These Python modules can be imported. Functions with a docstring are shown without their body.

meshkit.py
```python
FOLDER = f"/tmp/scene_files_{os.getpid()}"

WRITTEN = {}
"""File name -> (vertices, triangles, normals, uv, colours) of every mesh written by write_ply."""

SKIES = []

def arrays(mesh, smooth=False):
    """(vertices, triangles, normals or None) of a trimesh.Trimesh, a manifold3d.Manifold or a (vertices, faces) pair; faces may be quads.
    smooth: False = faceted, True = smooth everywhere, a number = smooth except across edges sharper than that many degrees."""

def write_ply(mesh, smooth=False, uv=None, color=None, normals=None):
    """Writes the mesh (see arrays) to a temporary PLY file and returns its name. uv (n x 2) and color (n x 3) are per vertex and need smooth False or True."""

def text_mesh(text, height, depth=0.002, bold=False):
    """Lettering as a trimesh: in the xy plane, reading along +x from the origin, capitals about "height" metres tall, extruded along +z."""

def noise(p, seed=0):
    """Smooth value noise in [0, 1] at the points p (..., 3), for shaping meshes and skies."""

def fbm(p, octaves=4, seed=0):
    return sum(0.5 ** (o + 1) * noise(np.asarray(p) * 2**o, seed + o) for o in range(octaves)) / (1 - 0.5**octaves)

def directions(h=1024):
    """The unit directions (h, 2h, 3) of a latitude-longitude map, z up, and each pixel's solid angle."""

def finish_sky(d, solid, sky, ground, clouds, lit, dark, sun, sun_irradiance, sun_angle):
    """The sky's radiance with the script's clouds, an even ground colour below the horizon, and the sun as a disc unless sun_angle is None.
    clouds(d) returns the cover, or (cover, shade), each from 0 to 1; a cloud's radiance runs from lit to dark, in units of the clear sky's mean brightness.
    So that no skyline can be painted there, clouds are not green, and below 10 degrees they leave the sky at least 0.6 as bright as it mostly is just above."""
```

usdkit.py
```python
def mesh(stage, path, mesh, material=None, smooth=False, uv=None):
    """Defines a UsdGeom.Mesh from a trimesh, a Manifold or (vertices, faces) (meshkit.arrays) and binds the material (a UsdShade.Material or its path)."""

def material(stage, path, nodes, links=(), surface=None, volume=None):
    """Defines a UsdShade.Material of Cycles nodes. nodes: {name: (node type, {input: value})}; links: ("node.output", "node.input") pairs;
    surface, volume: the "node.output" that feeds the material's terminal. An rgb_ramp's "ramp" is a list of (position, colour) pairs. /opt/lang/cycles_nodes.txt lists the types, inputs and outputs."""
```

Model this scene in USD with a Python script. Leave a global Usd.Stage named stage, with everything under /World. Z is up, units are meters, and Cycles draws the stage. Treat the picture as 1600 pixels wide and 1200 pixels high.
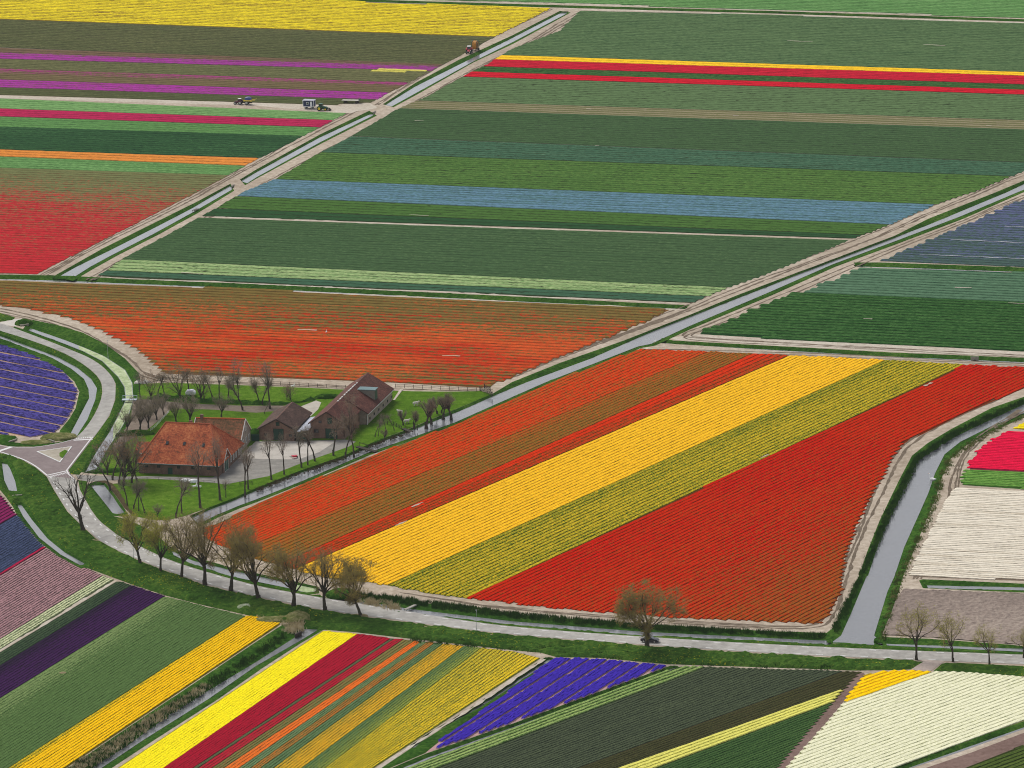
import math, random
import numpy as np
import trimesh
from scipy.spatial import Delaunay
from shapely.geometry import Polygon, LineString, Point, box as sbox
from shapely.ops import unary_union
from shapely import affinity, contains_xy
import shapely
from pxr import Usd, UsdGeom, UsdShade, UsdLux, Gf, Sdf
import usdkit, meshkit

stage = Usd.Stage.CreateInMemory()
UsdGeom.SetStageUpAxis(stage, UsdGeom.Tokens.z)
UsdGeom.SetStageMetersPerUnit(stage, 1.0)
UsdGeom.Xform.Define(stage, '/World')
UsdGeom.Scope.Define(stage, '/World/Looks')

# ------------------------------------------------------------------ camera, sky, sun, exposure
CAM_H, FPX, PITCH, ROLL = 364.0, 7600.0, math.radians(15.38), math.radians(2.0)
EXPOSURE = 0.45
SUN_AZ, SUN_EL = math.radians(-38), math.radians(50)      # towards the sun: far left, behind the fields
SKY_STRENGTH, SUN_INT, SUN_ANGLE = 0.115, 0.42, 25.0
HAZE_DENSITY = 0.000012

_d = np.array([0, math.cos(PITCH), -math.sin(PITCH)])
_r0, _u0 = np.array([1.0, 0, 0]), np.array([0, math.sin(PITCH), math.cos(PITCH)])
_r = _r0 * math.cos(ROLL) - _u0 * math.sin(ROLL)
_u = _r0 * math.sin(ROLL) + _u0 * math.cos(ROLL)
cam = UsdGeom.Camera.Define(stage, '/World/camera')
cam.CreateHorizontalApertureAttr(36.0)
cam.CreateVerticalApertureAttr(27.0)
cam.CreateFocalLengthAttr(36.0 * FPX / 1600.0)
cam.CreateClippingRangeAttr(Gf.Vec2f(1.0, 20000.0))
cam.CreateExposureAttr(EXPOSURE)
_m = Gf.Matrix4d(*_r, 0, *_u, 0, *(-_d), 0, 0, 0, CAM_H, 1)
cam.AddTransformOp().Set(_m)

dome = UsdLux.DomeLight.Define(stage, '/World/sky')
dome.CreateIntensityAttr(1.0)
skymat = usdkit.material(stage, '/World/Looks/sky_look', {
    'sky': ('sky_texture', {'sky_type': 'single_scattering', 'sun_disc': False, 'sun_elevation': SUN_EL, 'sun_rotation': SUN_AZ,
                            'altitude': 300.0, 'air_density': 1.0, 'aerosol_density': 2.0, 'ozone_density': 1.0}),
    'tc': ('texture_coordinate', {}),
    'mp': ('mapping', {'scale': (1.0, 1.0, 2.2)}),
    'nz': ('noise_texture', {'scale': 2.3, 'detail': 6.0, 'roughness': 0.55}),
    'rp': ('map_range', {'from_min': 0.30, 'from_max': 0.62, 'to_min': 0.35, 'to_max': 1.0, 'clamp': True}),
    'bw': ('rgb_to_bw', {}),
    'cl': ('mix', {'mix_type': 'multiply', 'fac': 1.0, 'color1': (1.22, 1.2, 1.22)}),
    'mx': ('mix', {'mix_type': 'mix'}),
    'bg': ('background_shader', {'strength': SKY_STRENGTH}),
}, [('tc.generated', 'mp.vector'), ('mp.vector', 'nz.vector'), ('nz.fac', 'rp.value'), ('sky.color', 'bw.color'), ('bw.val', 'cl.color2'),
    ('rp.result', 'mx.fac'), ('sky.color', 'mx.color1'), ('cl.color', 'mx.color2'), ('mx.color', 'bg.color')], surface='bg.background')
UsdShade.MaterialBindingAPI.Apply(dome.GetPrim()).Bind(skymat)
dome.GetPrim().SetCustomDataByKey('kind', 'structure')
dome.GetPrim().SetCustomDataByKey('label', 'pale hazy sky with thin cloud cover')

sun = UsdLux.DistantLight.Define(stage, '/World/sun')
sun.CreateIntensityAttr(SUN_INT); sun.CreateAngleAttr(SUN_ANGLE); sun.CreateNormalizeAttr(True)
sun.CreateColorAttr(Gf.Vec3f(1.0, 0.955, 0.89))
_s = np.array([math.sin(SUN_AZ) * math.cos(SUN_EL), math.cos(SUN_AZ) * math.cos(SUN_EL), math.sin(SUN_EL)])
_x = np.cross([0, 0, 1], _s); _x /= np.linalg.norm(_x); _y = np.cross(_s, _x)
sun.AddTransformOp().Set(Gf.Matrix4d(*_x, 0, *_y, 0, *_s, 0, 0, 0, 900, 1))

# ------------------------------------------------------------------ helpers
def G(x, y, z=0.0):
    """the place on the plane at height z that was surveyed at photo coordinates x, y (1600 x 1200)"""
    ray = _d + (x - 800) / FPX * _r - (y - 600) / FPX * _u
    t = (CAM_H - z) / -ray[2]
    return np.array([t * ray[0], t * ray[1], z])
def GP(pts, z=0.0): return np.array([G(x, y, z)[:2] for x, y in pts])
def poly(pts, z=0.0): return Polygon(GP(pts, z)).buffer(0)
def PPM(x, y):
    p = G(x, y); return FPX / float(np.dot(p - np.array([0, 0, CAM_H]), _d))     # photo pixels per metre there
def direction(a, b):
    v = G(*b)[:2] - G(*a)[:2]; return math.atan2(v[1], v[0])

_names = {}
def numbered(name):
    n = _names.get(name, 0); _names[name] = n + 1
    return name if n == 0 else f'{name}_{n:03d}'
_child = {}
def childname(parent, name):
    k = (str(parent), name); n = _child.get(k, 0); _child[k] = n + 1
    return name if n == 0 else f'{name}_{n:03d}'
def tag(p, label=None, cat=None, group=None, kind=None):
    p = p.GetPrim() if hasattr(p, 'GetPrim') else p
    for k, v in (('label', label), ('category', cat), ('group', group), ('kind', kind)):
        if v: p.SetCustomDataByKey(k, v)
    return p
def top(name, mesh, mat, label=None, cat=None, group=None, kind=None, smooth=False):
    m = usdkit.mesh(stage, '/World/' + numbered(name), mesh, mat, smooth)
    return tag(m, label, cat, group, kind)
def thing(name, label, cat, loc=(0, 0, 0), rot=0.0, group=None, scale=None):
    x = UsdGeom.Xform.Define(stage, '/World/' + numbered(name))
    x.AddTranslateOp().Set(Gf.Vec3d(*map(float, loc))); x.AddRotateZOp().Set(math.degrees(rot))
    if scale is not None: x.AddScaleOp().Set(Gf.Vec3f(*scale))
    return tag(x, label, cat, group)
def part(parent, name, mesh, mat, label=None, kind=None, smooth=False):
    path = str(parent.GetPath()) + '/' + childname(parent.GetPath(), name)
    return tag(usdkit.mesh(stage, path, mesh, mat, smooth), label, None, None, kind)
def copy(src, label, loc, rot=0.0, scale=None, group=None, name=None):
    was = src.GetCustomData()
    r = thing(name or src.GetName().rstrip('0123456789').rstrip('_'), label, was['category'], loc, rot, group or was.get('group'), scale)
    r.GetReferences().AddInternalReference(src.GetPath()); r.SetInstanceable(True)
    return r

class MB:
    """collects boxes, tubes, faces into one mesh"""
    def __init__(s): s.v, s.f, s.n = [], [], 0
    def add(s, v, f):
        v = np.asarray(v, float); f = np.asarray(f, int)
        if f.shape[1] == 4: f = np.vstack([f[:, [0, 1, 2]], f[:, [0, 2, 3]]])
        s.v.append(v); s.f.append(f + s.n); s.n += len(v); return s
    def box(s, x0, x1, y0, y1, z0, z1):
        v = [(x, y, z) for z in (z0, z1) for y in (y0, y1) for x in (x0, x1)]
        return s.add(v, [(0, 2, 3, 1), (4, 5, 7, 6), (0, 1, 5, 4), (2, 6, 7, 3), (0, 4, 6, 2), (1, 3, 7, 5)])
    def obox(s, x0, x1, y0, y1, z0, z1, c=0.03):
        """a box with chamfered edges"""
        import itertools
        pts = []
        for sx, sy, sz in itertools.product((0, 1), repeat=3):
            X, Y, Z = (x0, x1)[sx], (y0, y1)[sy], (z0, z1)[sz]
            dx, dy, dz = (c, -c)[sx], (c, -c)[sy], (c, -c)[sz]
            pts += [(X + dx, Y + dy, Z), (X + dx, Y, Z + dz), (X, Y + dy, Z + dz)]
        h = trimesh.convex.convex_hull(np.array(pts)); return s.add(h.vertices, h.faces)
    def hull(s, pts):
        h = trimesh.convex.convex_hull(np.array(pts, float)); return s.add(h.vertices, h.faces)
    def tube(s, p0, p1, r0, r1=None, n=6, caps=True):
        r1 = r0 if r1 is None else r1
        p0, p1 = np.asarray(p0, float), np.asarray(p1, float); d = p1 - p0; L = np.linalg.norm(d)
        if L < 1e-9: return s
        d /= L; a = np.cross(d, [0, 0, 1.0]) if abs(d[2]) < .95 else np.cross(d, [1.0, 0, 0]); a /= np.linalg.norm(a); b = np.cross(d, a)
        t = np.arange(n) * 2 * math.pi / n
        ring = np.outer(np.cos(t), a) + np.outer(np.sin(t), b)
        v = np.vstack([p0 + r0 * ring, p1 + r1 * ring]); i = np.arange(n); j = (i + 1) % n
        f = np.vstack([np.stack([i, j, j + n], 1), np.stack([i, j + n, i + n], 1)])
        if caps: f = np.vstack([f, [(0, k + 1, k) for k in range(1, n - 1)], [(n, n + k, n + k + 1) for k in range(1, n - 1)]])
        return s.add(v, f)
    def disc(s, c, axis, r, w, n=16):
        c, axis = np.asarray(c, float), np.asarray(axis, float)
        return s.tube(c - axis * w / 2, c + axis * w / 2, r, r, n)
    def quad(s, a, b, c, d): return s.add([a, b, c, d], [(0, 1, 2, 3)])
    def prism(s, pts, d):
        """polygon pts (3D, planar, convex) extruded by the vector d"""
        pts = np.asarray(pts, float); return s.hull(np.vstack([pts, pts + np.asarray(d, float)]))
    def slab(s, pts, t):
        """a convex planar face (counter-clockwise from outside) thickened inward by t"""
        pts = np.asarray(pts, float); nrm = np.cross(pts[1] - pts[0], pts[2] - pts[0]); nrm /= np.linalg.norm(nrm)
        n = len(pts); v = np.vstack([pts, pts - nrm * t])
        f = [(0, k, k + 1) for k in range(1, n - 1)] + [(n, n + k + 1, n + k) for k in range(1, n - 1)]
        for i in range(n): j = (i + 1) % n; f += [(i, i + n, j + n), (i, j + n, j)]
        return s.add(v, f)
    def arr(s): return np.vstack(s.v), np.vstack(s.f)

def sphere_mesh(r=1.0, sub=2, scale=(1, 1, 1), c=(0, 0, 0)):
    m = trimesh.creation.icosphere(subdivisions=sub, radius=r); return m.vertices * np.array(scale) + np.array(c), m.faces

def flat(pg, z):
    """a triangulated sheet of a shapely polygon at height z"""
    V, F, n = [], [], 0
    for g in getattr(pg, 'geoms', [pg]):
        if g.is_empty or g.area < 1e-3 or g.geom_type != 'Polygon': continue
        v, f = trimesh.creation.triangulate_polygon(g, engine='earcut')
        V.append(np.c_[v, np.full(len(v), z)]); F.append(np.asarray(f) + n); n += len(v)
    v, f = np.vstack(V), np.vstack(F)
    c = np.cross(v[f[:, 1]] - v[f[:, 0]], v[f[:, 2]] - v[f[:, 0]])[:, 2]
    f[c < 0] = f[c < 0][:, ::-1]
    return v, f
def dense(pg, res, seed=0, minarea=1.0):
    """points and triangles that fill a polygon at about the given spacing"""
    rng = np.random.default_rng(seed); V, F, n = [], [], 0
    for g in getattr(pg, 'geoms', [pg]):
        if g.geom_type != 'Polygon' or g.area < minarea: continue
        g = g.simplify(res * .15)
        B = []
        for ring in [g.exterior] + list(g.interiors):
            m = max(4, int(ring.length / res)); B += [ring.interpolate(t, normalized=True).coords[0] for t in np.arange(m) / m]; B += list(ring.coords)[:-1]
        x0, y0, x1, y1 = g.bounds
        gx, gy = np.meshgrid(np.arange(x0, x1, res), np.arange(y0, y1, res))
        P = np.c_[gx.ravel(), gy.ravel()] + rng.uniform(-.32, .32, (gx.size, 2)) * res
        inner = g.buffer(-res * .45)
        if not inner.is_empty: P = P[contains_xy(inner, P[:, 0], P[:, 1])]
        else: P = P[:0]
        pts = np.unique(np.round(np.vstack([np.array(B), P]), 4), axis=0)
        T = Delaunay(pts).simplices; c = pts[T].mean(1); T = T[contains_xy(g, c[:, 0], c[:, 1])]
        a, b, cc = pts[T[:, 0]], pts[T[:, 1]], pts[T[:, 2]]
        cr = (b[:, 0] - a[:, 0]) * (cc[:, 1] - a[:, 1]) - (b[:, 1] - a[:, 1]) * (cc[:, 0] - a[:, 0])
        T = T[np.abs(cr) > 1e-7]; cr = cr[np.abs(cr) > 1e-7]; T[cr < 0] = T[cr < 0][:, ::-1]
        V.append(pts); F.append(T + n); n += len(pts)
    return np.vstack(V), np.vstack(F)
def chain(pts, step=1.0):
    L = LineString(pts); m = max(2, int(L.length / step) + 1)
    return np.array([L.interpolate(t, normalized=True).coords[0] for t in np.linspace(0, 1, m)])
def smoothpx(pts, it=2):
    """rounds a traced polyline (Chaikin, end points kept)"""
    p = np.array(pts, float)
    for _ in range(it):
        q = [p[0]]
        for a, b in zip(p[:-1], p[1:]): q += [.75 * a + .25 * b, .25 * a + .75 * b]
        p = np.array(q + [p[-1]])
    return [tuple(x) for x in p]
def ribbon(line, w, z, taper=False, wob=0.0, seed=0):
    """a strip of width w along a line of ground points"""
    rng = np.random.default_rng(seed)
    p = np.asarray(line, float); t = np.gradient(p, axis=0); t /= np.maximum(np.linalg.norm(t, axis=1, keepdims=True), 1e-9); nrm = np.c_[-t[:, 1], t[:, 0]]
    k = np.full((len(p), 1), w / 2.0)
    if wob: k *= 1 + wob * rng.standard_normal((len(p), 1)).clip(-1.5, 1.5)
    a, b = p + nrm * k, p - nrm * k; n = len(p)
    v = np.c_[np.vstack([a, b]), np.full(2 * n, z)]; i = np.arange(n - 1)
    return v, np.vstack([np.stack([i + n, i + n + 1, i + 1], 1), np.stack([i + n, i + 1, i], 1)])
def joinm(ms):
    m = MB()
    for v, f in ms: m.add(v, f)
    return m.arr()

# ------------------------------------------------------------------ materials
_mats = {}
def lin(r, g, b):
    return tuple((c / 255 / 12.92) if c / 255 <= .04045 else ((c / 255 + .055) / 1.055) ** 2.4 for c in (r, g, b))
def paint(name, col, rough=0.6, spec=0.3, var=0.15, scale=3.0, metallic=0.0, bump=0.0, dirt=None):
    if name in _mats: return _mats[name]
    c2 = tuple(c * (1 - var) for c in col) if dirt is None else dirt
    nodes = {'g': ('texture_coordinate', {}), 'n': ('noise_texture', {'scale': scale, 'detail': 5.0, 'roughness': .62}),
             'r': ('map_range', {'from_min': .38, 'from_max': .66, 'to_min': 0.0, 'to_max': 1.0, 'clamp': True}),
             'm': ('mix', {'color1': col, 'color2': c2}),
             'p': ('principled_bsdf', {'roughness': rough, 'specular_ior_level': spec, 'metallic': metallic})}
    links = [('g.object', 'n.vector'), ('n.fac', 'r.value'), ('r.result', 'm.fac'), ('m.color', 'p.base_color')]
    if bump:
        nodes['b'] = ('bump', {'strength': bump, 'distance': 0.05}); links += [('n.fac', 'b.height'), ('b.normal', 'p.normal')]
    _mats[name] = usdkit.material(stage, '/World/Looks/' + name, nodes, links, surface='p.BSDF'); return _mats[name]

def crop_mat(name, ang, flower, leaf, furrow, dens=0.6, streak=0.25, patch=0.12, speck=1.0, ramp=None, v0=0.0, v1=1.0, vary=0.2, top_z=(0.06, 0.22), grain=1.0, flower2=None):
    """plants in beds: leaf colour below, flowers on top of the bed, bare furrow between; uneven along and across the rows"""
    nd = {'g': ('geometry', {}), 'rot': ('mapping', {'rotation': (0, 0, -ang)}), 'xyz': ('separate_xyz', {}),
          'm1': ('mapping', {'scale': (1.5 * grain, 2.6 * grain, 1.5)}), 'n1': ('noise_texture', {'scale': 1.0, 'detail': 2.0, 'roughness': .75}),
          'm2': ('mapping', {'scale': (.018, .42, 0)}), 'n2': ('noise_texture', {'scale': 1.0, 'detail': 3.0, 'roughness': .65}),
          'm3': ('mapping', {'scale': (.016, .05, 0)}), 'n3': ('noise_texture', {'scale': 1.0, 'detail': 3.0, 'roughness': .55}),
          'a1': ('math', {'math_type': 'multiply_add', 'value2': speck, 'value3': dens - .5 * speck - .5 * streak - .5 * patch}),
          'a2': ('math', {'math_type': 'multiply_add', 'value2': streak}), 'a3': ('math', {'math_type': 'multiply_add', 'value2': patch}),
          'c': ('map_range', {'from_min': .38, 'from_max': .60, 'to_min': 0.0, 'to_max': 1.0, 'clamp': True}),
          'mv': ('mapping', {'scale': (.9 * grain, 1.3 * grain, 1), 'location': (17, 5, 3)}), 'nv': ('noise_texture', {'scale': 1.0, 'detail': 3.0, 'roughness': .7}),
          'vr': ('map_range', {'from_min': .3, 'from_max': .7, 'to_min': 1 - vary, 'to_max': 1 + vary, 'clamp': True}),
          'mc': ('mix', {'color1': leaf, 'color2': flower}),
          'z': ('map_range', {'from_min': top_z[0], 'from_max': top_z[1], 'to_min': 0.0, 'to_max': 1.0, 'clamp': True}),
          'zn': ('math', {'math_type': 'multiply_add', 'value2': .30, 'value3': -.15}), 'za': ('math', {'math_type': 'add'}), 'mf': ('mix', {'color1': furrow}), 'mm': ('mix', {'mix_type': 'multiply', 'fac': 1.0}),
          'd': ('diffuse_bsdf', {'roughness': 0.2})}
    lk = [('g.position', 'rot.vector'), ('rot.vector', 'm1.vector'), ('m1.vector', 'n1.vector'), ('rot.vector', 'm2.vector'), ('m2.vector', 'n2.vector'),
          ('rot.vector', 'm3.vector'), ('m3.vector', 'n3.vector'), ('rot.vector', 'mv.vector'), ('mv.vector', 'nv.vector'),
          ('n1.fac', 'a1.value1'), ('n2.fac', 'a2.value1'), ('a1.value', 'a2.value3'), ('n3.fac', 'a3.value1'), ('a2.value', 'a3.value3'),
          ('c.result', 'mc.fac'), ('rot.vector', 'xyz.vector'), ('nv.fac', 'zn.value1'), ('xyz.z', 'za.value1'), ('zn.value', 'za.value2'), ('za.value', 'z.value'), ('z.result', 'mf.fac'), ('mc.color', 'mf.color2'),
          ('nv.fac', 'vr.value'), ('mf.color', 'mm.color1'), ('vr.result', 'mm.color2'), ('mm.color', 'd.color')]
    if flower2 is not None:
        nd['mfl'] = ('mix', {'color1': flower, 'color2': flower2}); nd['nf'] = ('map_range', {'from_min': .42, 'from_max': .58, 'to_min': 0, 'to_max': 1, 'clamp': True})
        lk += [('n3.fac', 'nf.value'), ('nf.result', 'mfl.fac'), ('mfl.color', 'mc.color2')]
    if ramp is not None:
        nd['vg'] = ('map_range', {'from_min': v0, 'from_max': v1, 'to_min': 0.0, 'to_max': 1.0, 'clamp': True})
        nd['rr'] = ('rgb_ramp', {'ramp': [(t, (.5 + k, .5 + k, .5 + k)) for t, k in ramp]})
        nd['rb'] = ('rgb_to_bw', {}); nd['rs'] = ('math', {'math_type': 'subtract', 'value2': .5}); nd['a4'] = ('math', {'math_type': 'add'})
        lk += [('xyz.y', 'vg.value'), ('vg.result', 'rr.fac'), ('rr.color', 'rb.color'), ('rb.val', 'rs.value1'), ('rs.value', 'a4.value2'), ('a3.value', 'a4.value1'), ('a4.value', 'c.value')]
    else: lk.append(('a3.value', 'c.value'))
    return usdkit.material(stage, '/World/Looks/' + name, nd, lk, surface='d.BSDF')

def mottled(name, cols, scale=0.6, scale2=0.06, spots=None, bump=0.0, rough=.9, spot_thr=.72, spot_scale=1.3):
    """uneven natural ground: three tones mixed by fine and broad noise, optional spots of another colour"""
    nd = {'g': ('geometry', {}), 'n1': ('noise_texture', {'scale': scale, 'detail': 5.0, 'roughness': .7}), 'n2': ('noise_texture', {'scale': scale2, 'detail': 4.0, 'roughness': .6}),
          'ad': ('math', {'math_type': 'multiply_add', 'value2': .6}), 'hf': ('math', {'math_type': 'multiply', 'value2': .4}),
          'r': ('rgb_ramp', {'ramp': [(0.30, cols[0]), (.5, cols[1]), (.68, cols[2])]}), 'd': ('diffuse_bsdf', {'roughness': .2})}
    lk = [('g.position', 'n1.vector'), ('g.position', 'n2.vector'), ('n2.fac', 'hf.value1'), ('n1.fac', 'ad.value1'), ('hf.value', 'ad.value3'), ('ad.value', 'r.fac')]
    out = 'r.color'
    if spots is not None:
        nd['ns'] = ('noise_texture', {'scale': spot_scale, 'detail': 1.0}); nd['nb'] = ('noise_texture', {'scale': .05, 'detail': 2.0})
        nd['pm'] = ('math', {'math_type': 'multiply_add', 'value2': .45}); nd['th'] = ('map_range', {'from_min': spot_thr, 'from_max': spot_thr + .05, 'to_min': 0, 'to_max': 1, 'clamp': True})
        nd['ms'] = ('mix', {'color2': spots})
        lk += [('g.position', 'ns.vector'), ('g.position', 'nb.vector'), ('nb.fac', 'pm.value1'), ('ns.fac', 'pm.value3'), ('pm.value', 'th.value'), ('th.result', 'ms.fac'), (out, 'ms.color1')]
        out = 'ms.color'
    lk.append((out, 'd.color'))
    if bump:
        nd['b'] = ('bump', {'strength': bump, 'distance': .15}); lk += [('n1.fac', 'b.height'), ('b.normal', 'd.normal')]
    _mats[name] = usdkit.material(stage, '/World/Looks/' + name, nd, lk, surface='d.BSDF'); return _mats[name]
# ------------------------------------------------------------------ ditches: outer edge at ground level, water half a metre lower
WZ = -0.5
ditches, waters = [], []          # (outer polygon, water polygon)
def resamp(p, n):
    L = LineString(p); return np.array([L.interpolate(t, normalized=True).coords[0] for t in np.linspace(0, 1, n)])
def ditch(L, R, wl=None, wr=None, frac=None, label=None):
    """outer left and right edges (survey points at ground level); water edges surveyed at water level, or as fractions across"""
    gl, gr = GP(L), GP(R)
    outer = Polygon(np.vstack([gl, gr[::-1]])).buffer(0)
    if frac is not None:
        a, b = resamp(gl, 60), resamp(gr, 60); wa, wb = a + (b - a) * frac[0], a + (b - a) * frac[1]
        water = Polygon(np.vstack([wa, wb[::-1]])).buffer(0)
    else:
        water = Polygon(np.vstack([GP(wl, WZ), GP(wr, WZ)[::-1]])).buffer(0)
    outer = unary_union([outer, water.buffer(.45)]).buffer(.2).buffer(-.2)
    ditches.append([outer, water, label]); return outer

# ditch between the far flower fields, three reaches between two farm crossings
ditch([(84, 431.5), (160, 388.5), (250, 344), (310, 314), (360, 287)], [(114, 439), (149, 418.5), (184, 399), (249, 366), (309, 333), (366, 298)],
      [(84, 437), (120, 417), (175, 390), (250, 352), (300, 326), (359, 291)], [(107, 438), (140, 417), (175, 398), (240, 365), (300, 332), (364, 295)], label='straight narrow ditch beside the red field at the left, nearest reach')
ditch([(375, 280.5), (400, 265), (500, 210), (577, 173)], [(383, 289.5), (401, 279), (502, 224.5), (589, 180.5)],
      [(377, 283), (400, 270), (500, 215), (580, 178)], [(386, 286), (400, 277), (500, 222), (585, 179)], label='straight narrow ditch leading up to the pale concrete yard')
ditch([(598, 163), (650, 129), (717, 93.5), (800, 55.5), (875, 17)], [(615, 167.5), (653, 147), (739, 98), (802, 68.5), (892, 19.5)],
      [(601, 165), (650, 135), (730, 95), (800, 60), (877, 20)], [(612, 166), (650, 145), (737, 97), (800, 66), (887, 20)], label='straight narrow ditch passing the red tractor with the hose reel')
# long ditch from the right edge down to the farm
ditch([(1700, 240), (1600, 282), (1557, 300), (1450, 342), (1375, 380), (1250, 424), (1150, 462), (1080, 491), (975, 532), (875, 567), (800, 597), (770, 615), (725, 634), (637, 671), (585, 690), (540, 711), (470, 735), (420, 756), (366, 779), (324, 794), (296, 806)],
      [(1704, 258), (1603, 299), (1505, 342), (1405, 380), (1305, 417), (1205, 462), (1080, 514), (1024, 540), (1001, 544), (853, 601), (803, 624), (713, 664), (578, 711), (478, 754), (403, 784), (378, 793), (340, 809), (312, 824)],
      [(1700, 246), (1600, 288), (1575, 300), (1450, 352), (1350, 390), (1250, 428), (1200, 448), (1100, 487), (1025, 516), (925, 560), (822, 598), (776, 617), (720, 642), (650, 670), (585, 695), (540, 715), (470, 739), (400, 767), (366, 782), (327, 797), (300, 809)],
      [(1700, 254), (1600, 296), (1590, 300), (1500, 338), (1400, 376), (1300, 413), (1200, 457), (1075, 510), (1017, 537), (997, 541), (850, 598), (800, 620), (710, 660), (575, 707), (475, 750), (400, 780), (375, 789), (337, 805), (310, 818)], label='long straight ditch running from the right edge of the picture to the farm')
# wide canal
ditch([(1720, 578), (1600, 620), (1550, 637), (1487, 670), (1450, 692), (1425, 712), (1405, 750), (1375, 812), (1355, 862), (1342, 900), (1334, 915), (1320, 950), (1303, 980), (1290, 990), (1292, 1004)],
      [(1724, 606), (1602, 652), (1556, 671), (1510, 696), (1486, 716), (1472, 745), (1463, 775), (1444, 820), (1428, 860), (1412, 898), (1404, 925), (1394, 955), (1381, 985), (1376, 999), (1388, 1010)],
      [(1720, 590), (1600, 632), (1525, 667), (1475, 692), (1435, 720), (1415, 760), (1395, 800), (1375, 845), (1357, 900), (1355, 900), (1330, 960), (1315, 993), (1300, 1004)],
      [(1720, 602), (1600, 645), (1550, 665), (1500, 690), (1475, 710), (1460, 740), (1450, 770), (1430, 815), (1412, 855), (1397, 900), (1386, 924), (1375, 960), (1365, 993), (1380, 1008)], label='wide canal curving down the right side to the road')
# roadside ditches
ditch([(514, 926), (525, 923), (605, 932), (650, 940), (800, 960), (1000, 975), (1200, 986), (1294, 989)], [(514, 936), (558, 946), (625, 957), (800, 976), (1000, 993), (1200, 1002), (1300, 1008)], frac=(.50, .80), label='shaded roadside ditch below the long red tulip field')
ditch([(1366, 998), (1372, 995), (1450, 998), (1575, 1007), (1700, 1020)], [(1366, 1009), (1480, 1015), (1600, 1022), (1700, 1031)],
      [(1368, 1005), (1380, 1006), (1600, 1014), (1700, 1023)], [(1368, 1007), (1400, 1009), (1600, 1018), (1700, 1028)], label='roadside ditch between the road and the ploughed field')
ditch([(262, 852), (300, 869), (345, 882), (365, 888), (450, 906), (498, 917)], [(260, 864), (290, 879), (330, 892), (362, 904), (455, 923), (482, 930), (499, 927)],
      [(270, 862), (300, 876), (360, 891), (450, 911), (494, 920)], [(272, 867), (300, 881), (360, 900), (453, 919), (477, 926), (492, 924)], label='roadside ditch behind the row of budding trees')
# foreground ditch
ditch([(-10, 1285), (100, 1205), (175, 1153.5), (275, 1087), (400, 1003), (440, 977), (464, 972), (484, 978)], [(60, 1290), (170, 1203), (240, 1157), (340, 1093), (410, 1044), (470, 1005), (506, 984)],
      [(20, 1285), (142, 1200), (200, 1165), (275, 1110), (400, 1035), (460, 997), (476, 983)], [(40, 1285), (162, 1197), (225, 1155), (325, 1092), (400, 1040), (470, 1000), (496, 984)], label='straight ditch with a rough reedy bank in the foreground at the left')
# pools and narrow ditch below the junction
ditch([(-4, 722), (7, 750), (14, 772), (28, 775)], [(10, 716), (22, 728), (31, 752), (33, 773)], [(4, 724), (7, 750), (15, 767), (19, 767)], [(11, 726), (15, 732), (23, 752), (26, 767)], label='short pool in the grass below the junction')
ditch([(20, 792), (33, 812), (60, 846), (93, 871), (126, 888), (136, 888)], [(30, 783), (44, 791), (56, 812), (80, 840), (104, 860), (140, 882)],
      [(28, 790), (37, 807), (62, 840), (95, 866), (126, 883)], [(33, 789), (49, 812), (74, 842), (99, 862), (132, 881)], label='narrow ditch along the slate blue and mauve fields')
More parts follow.
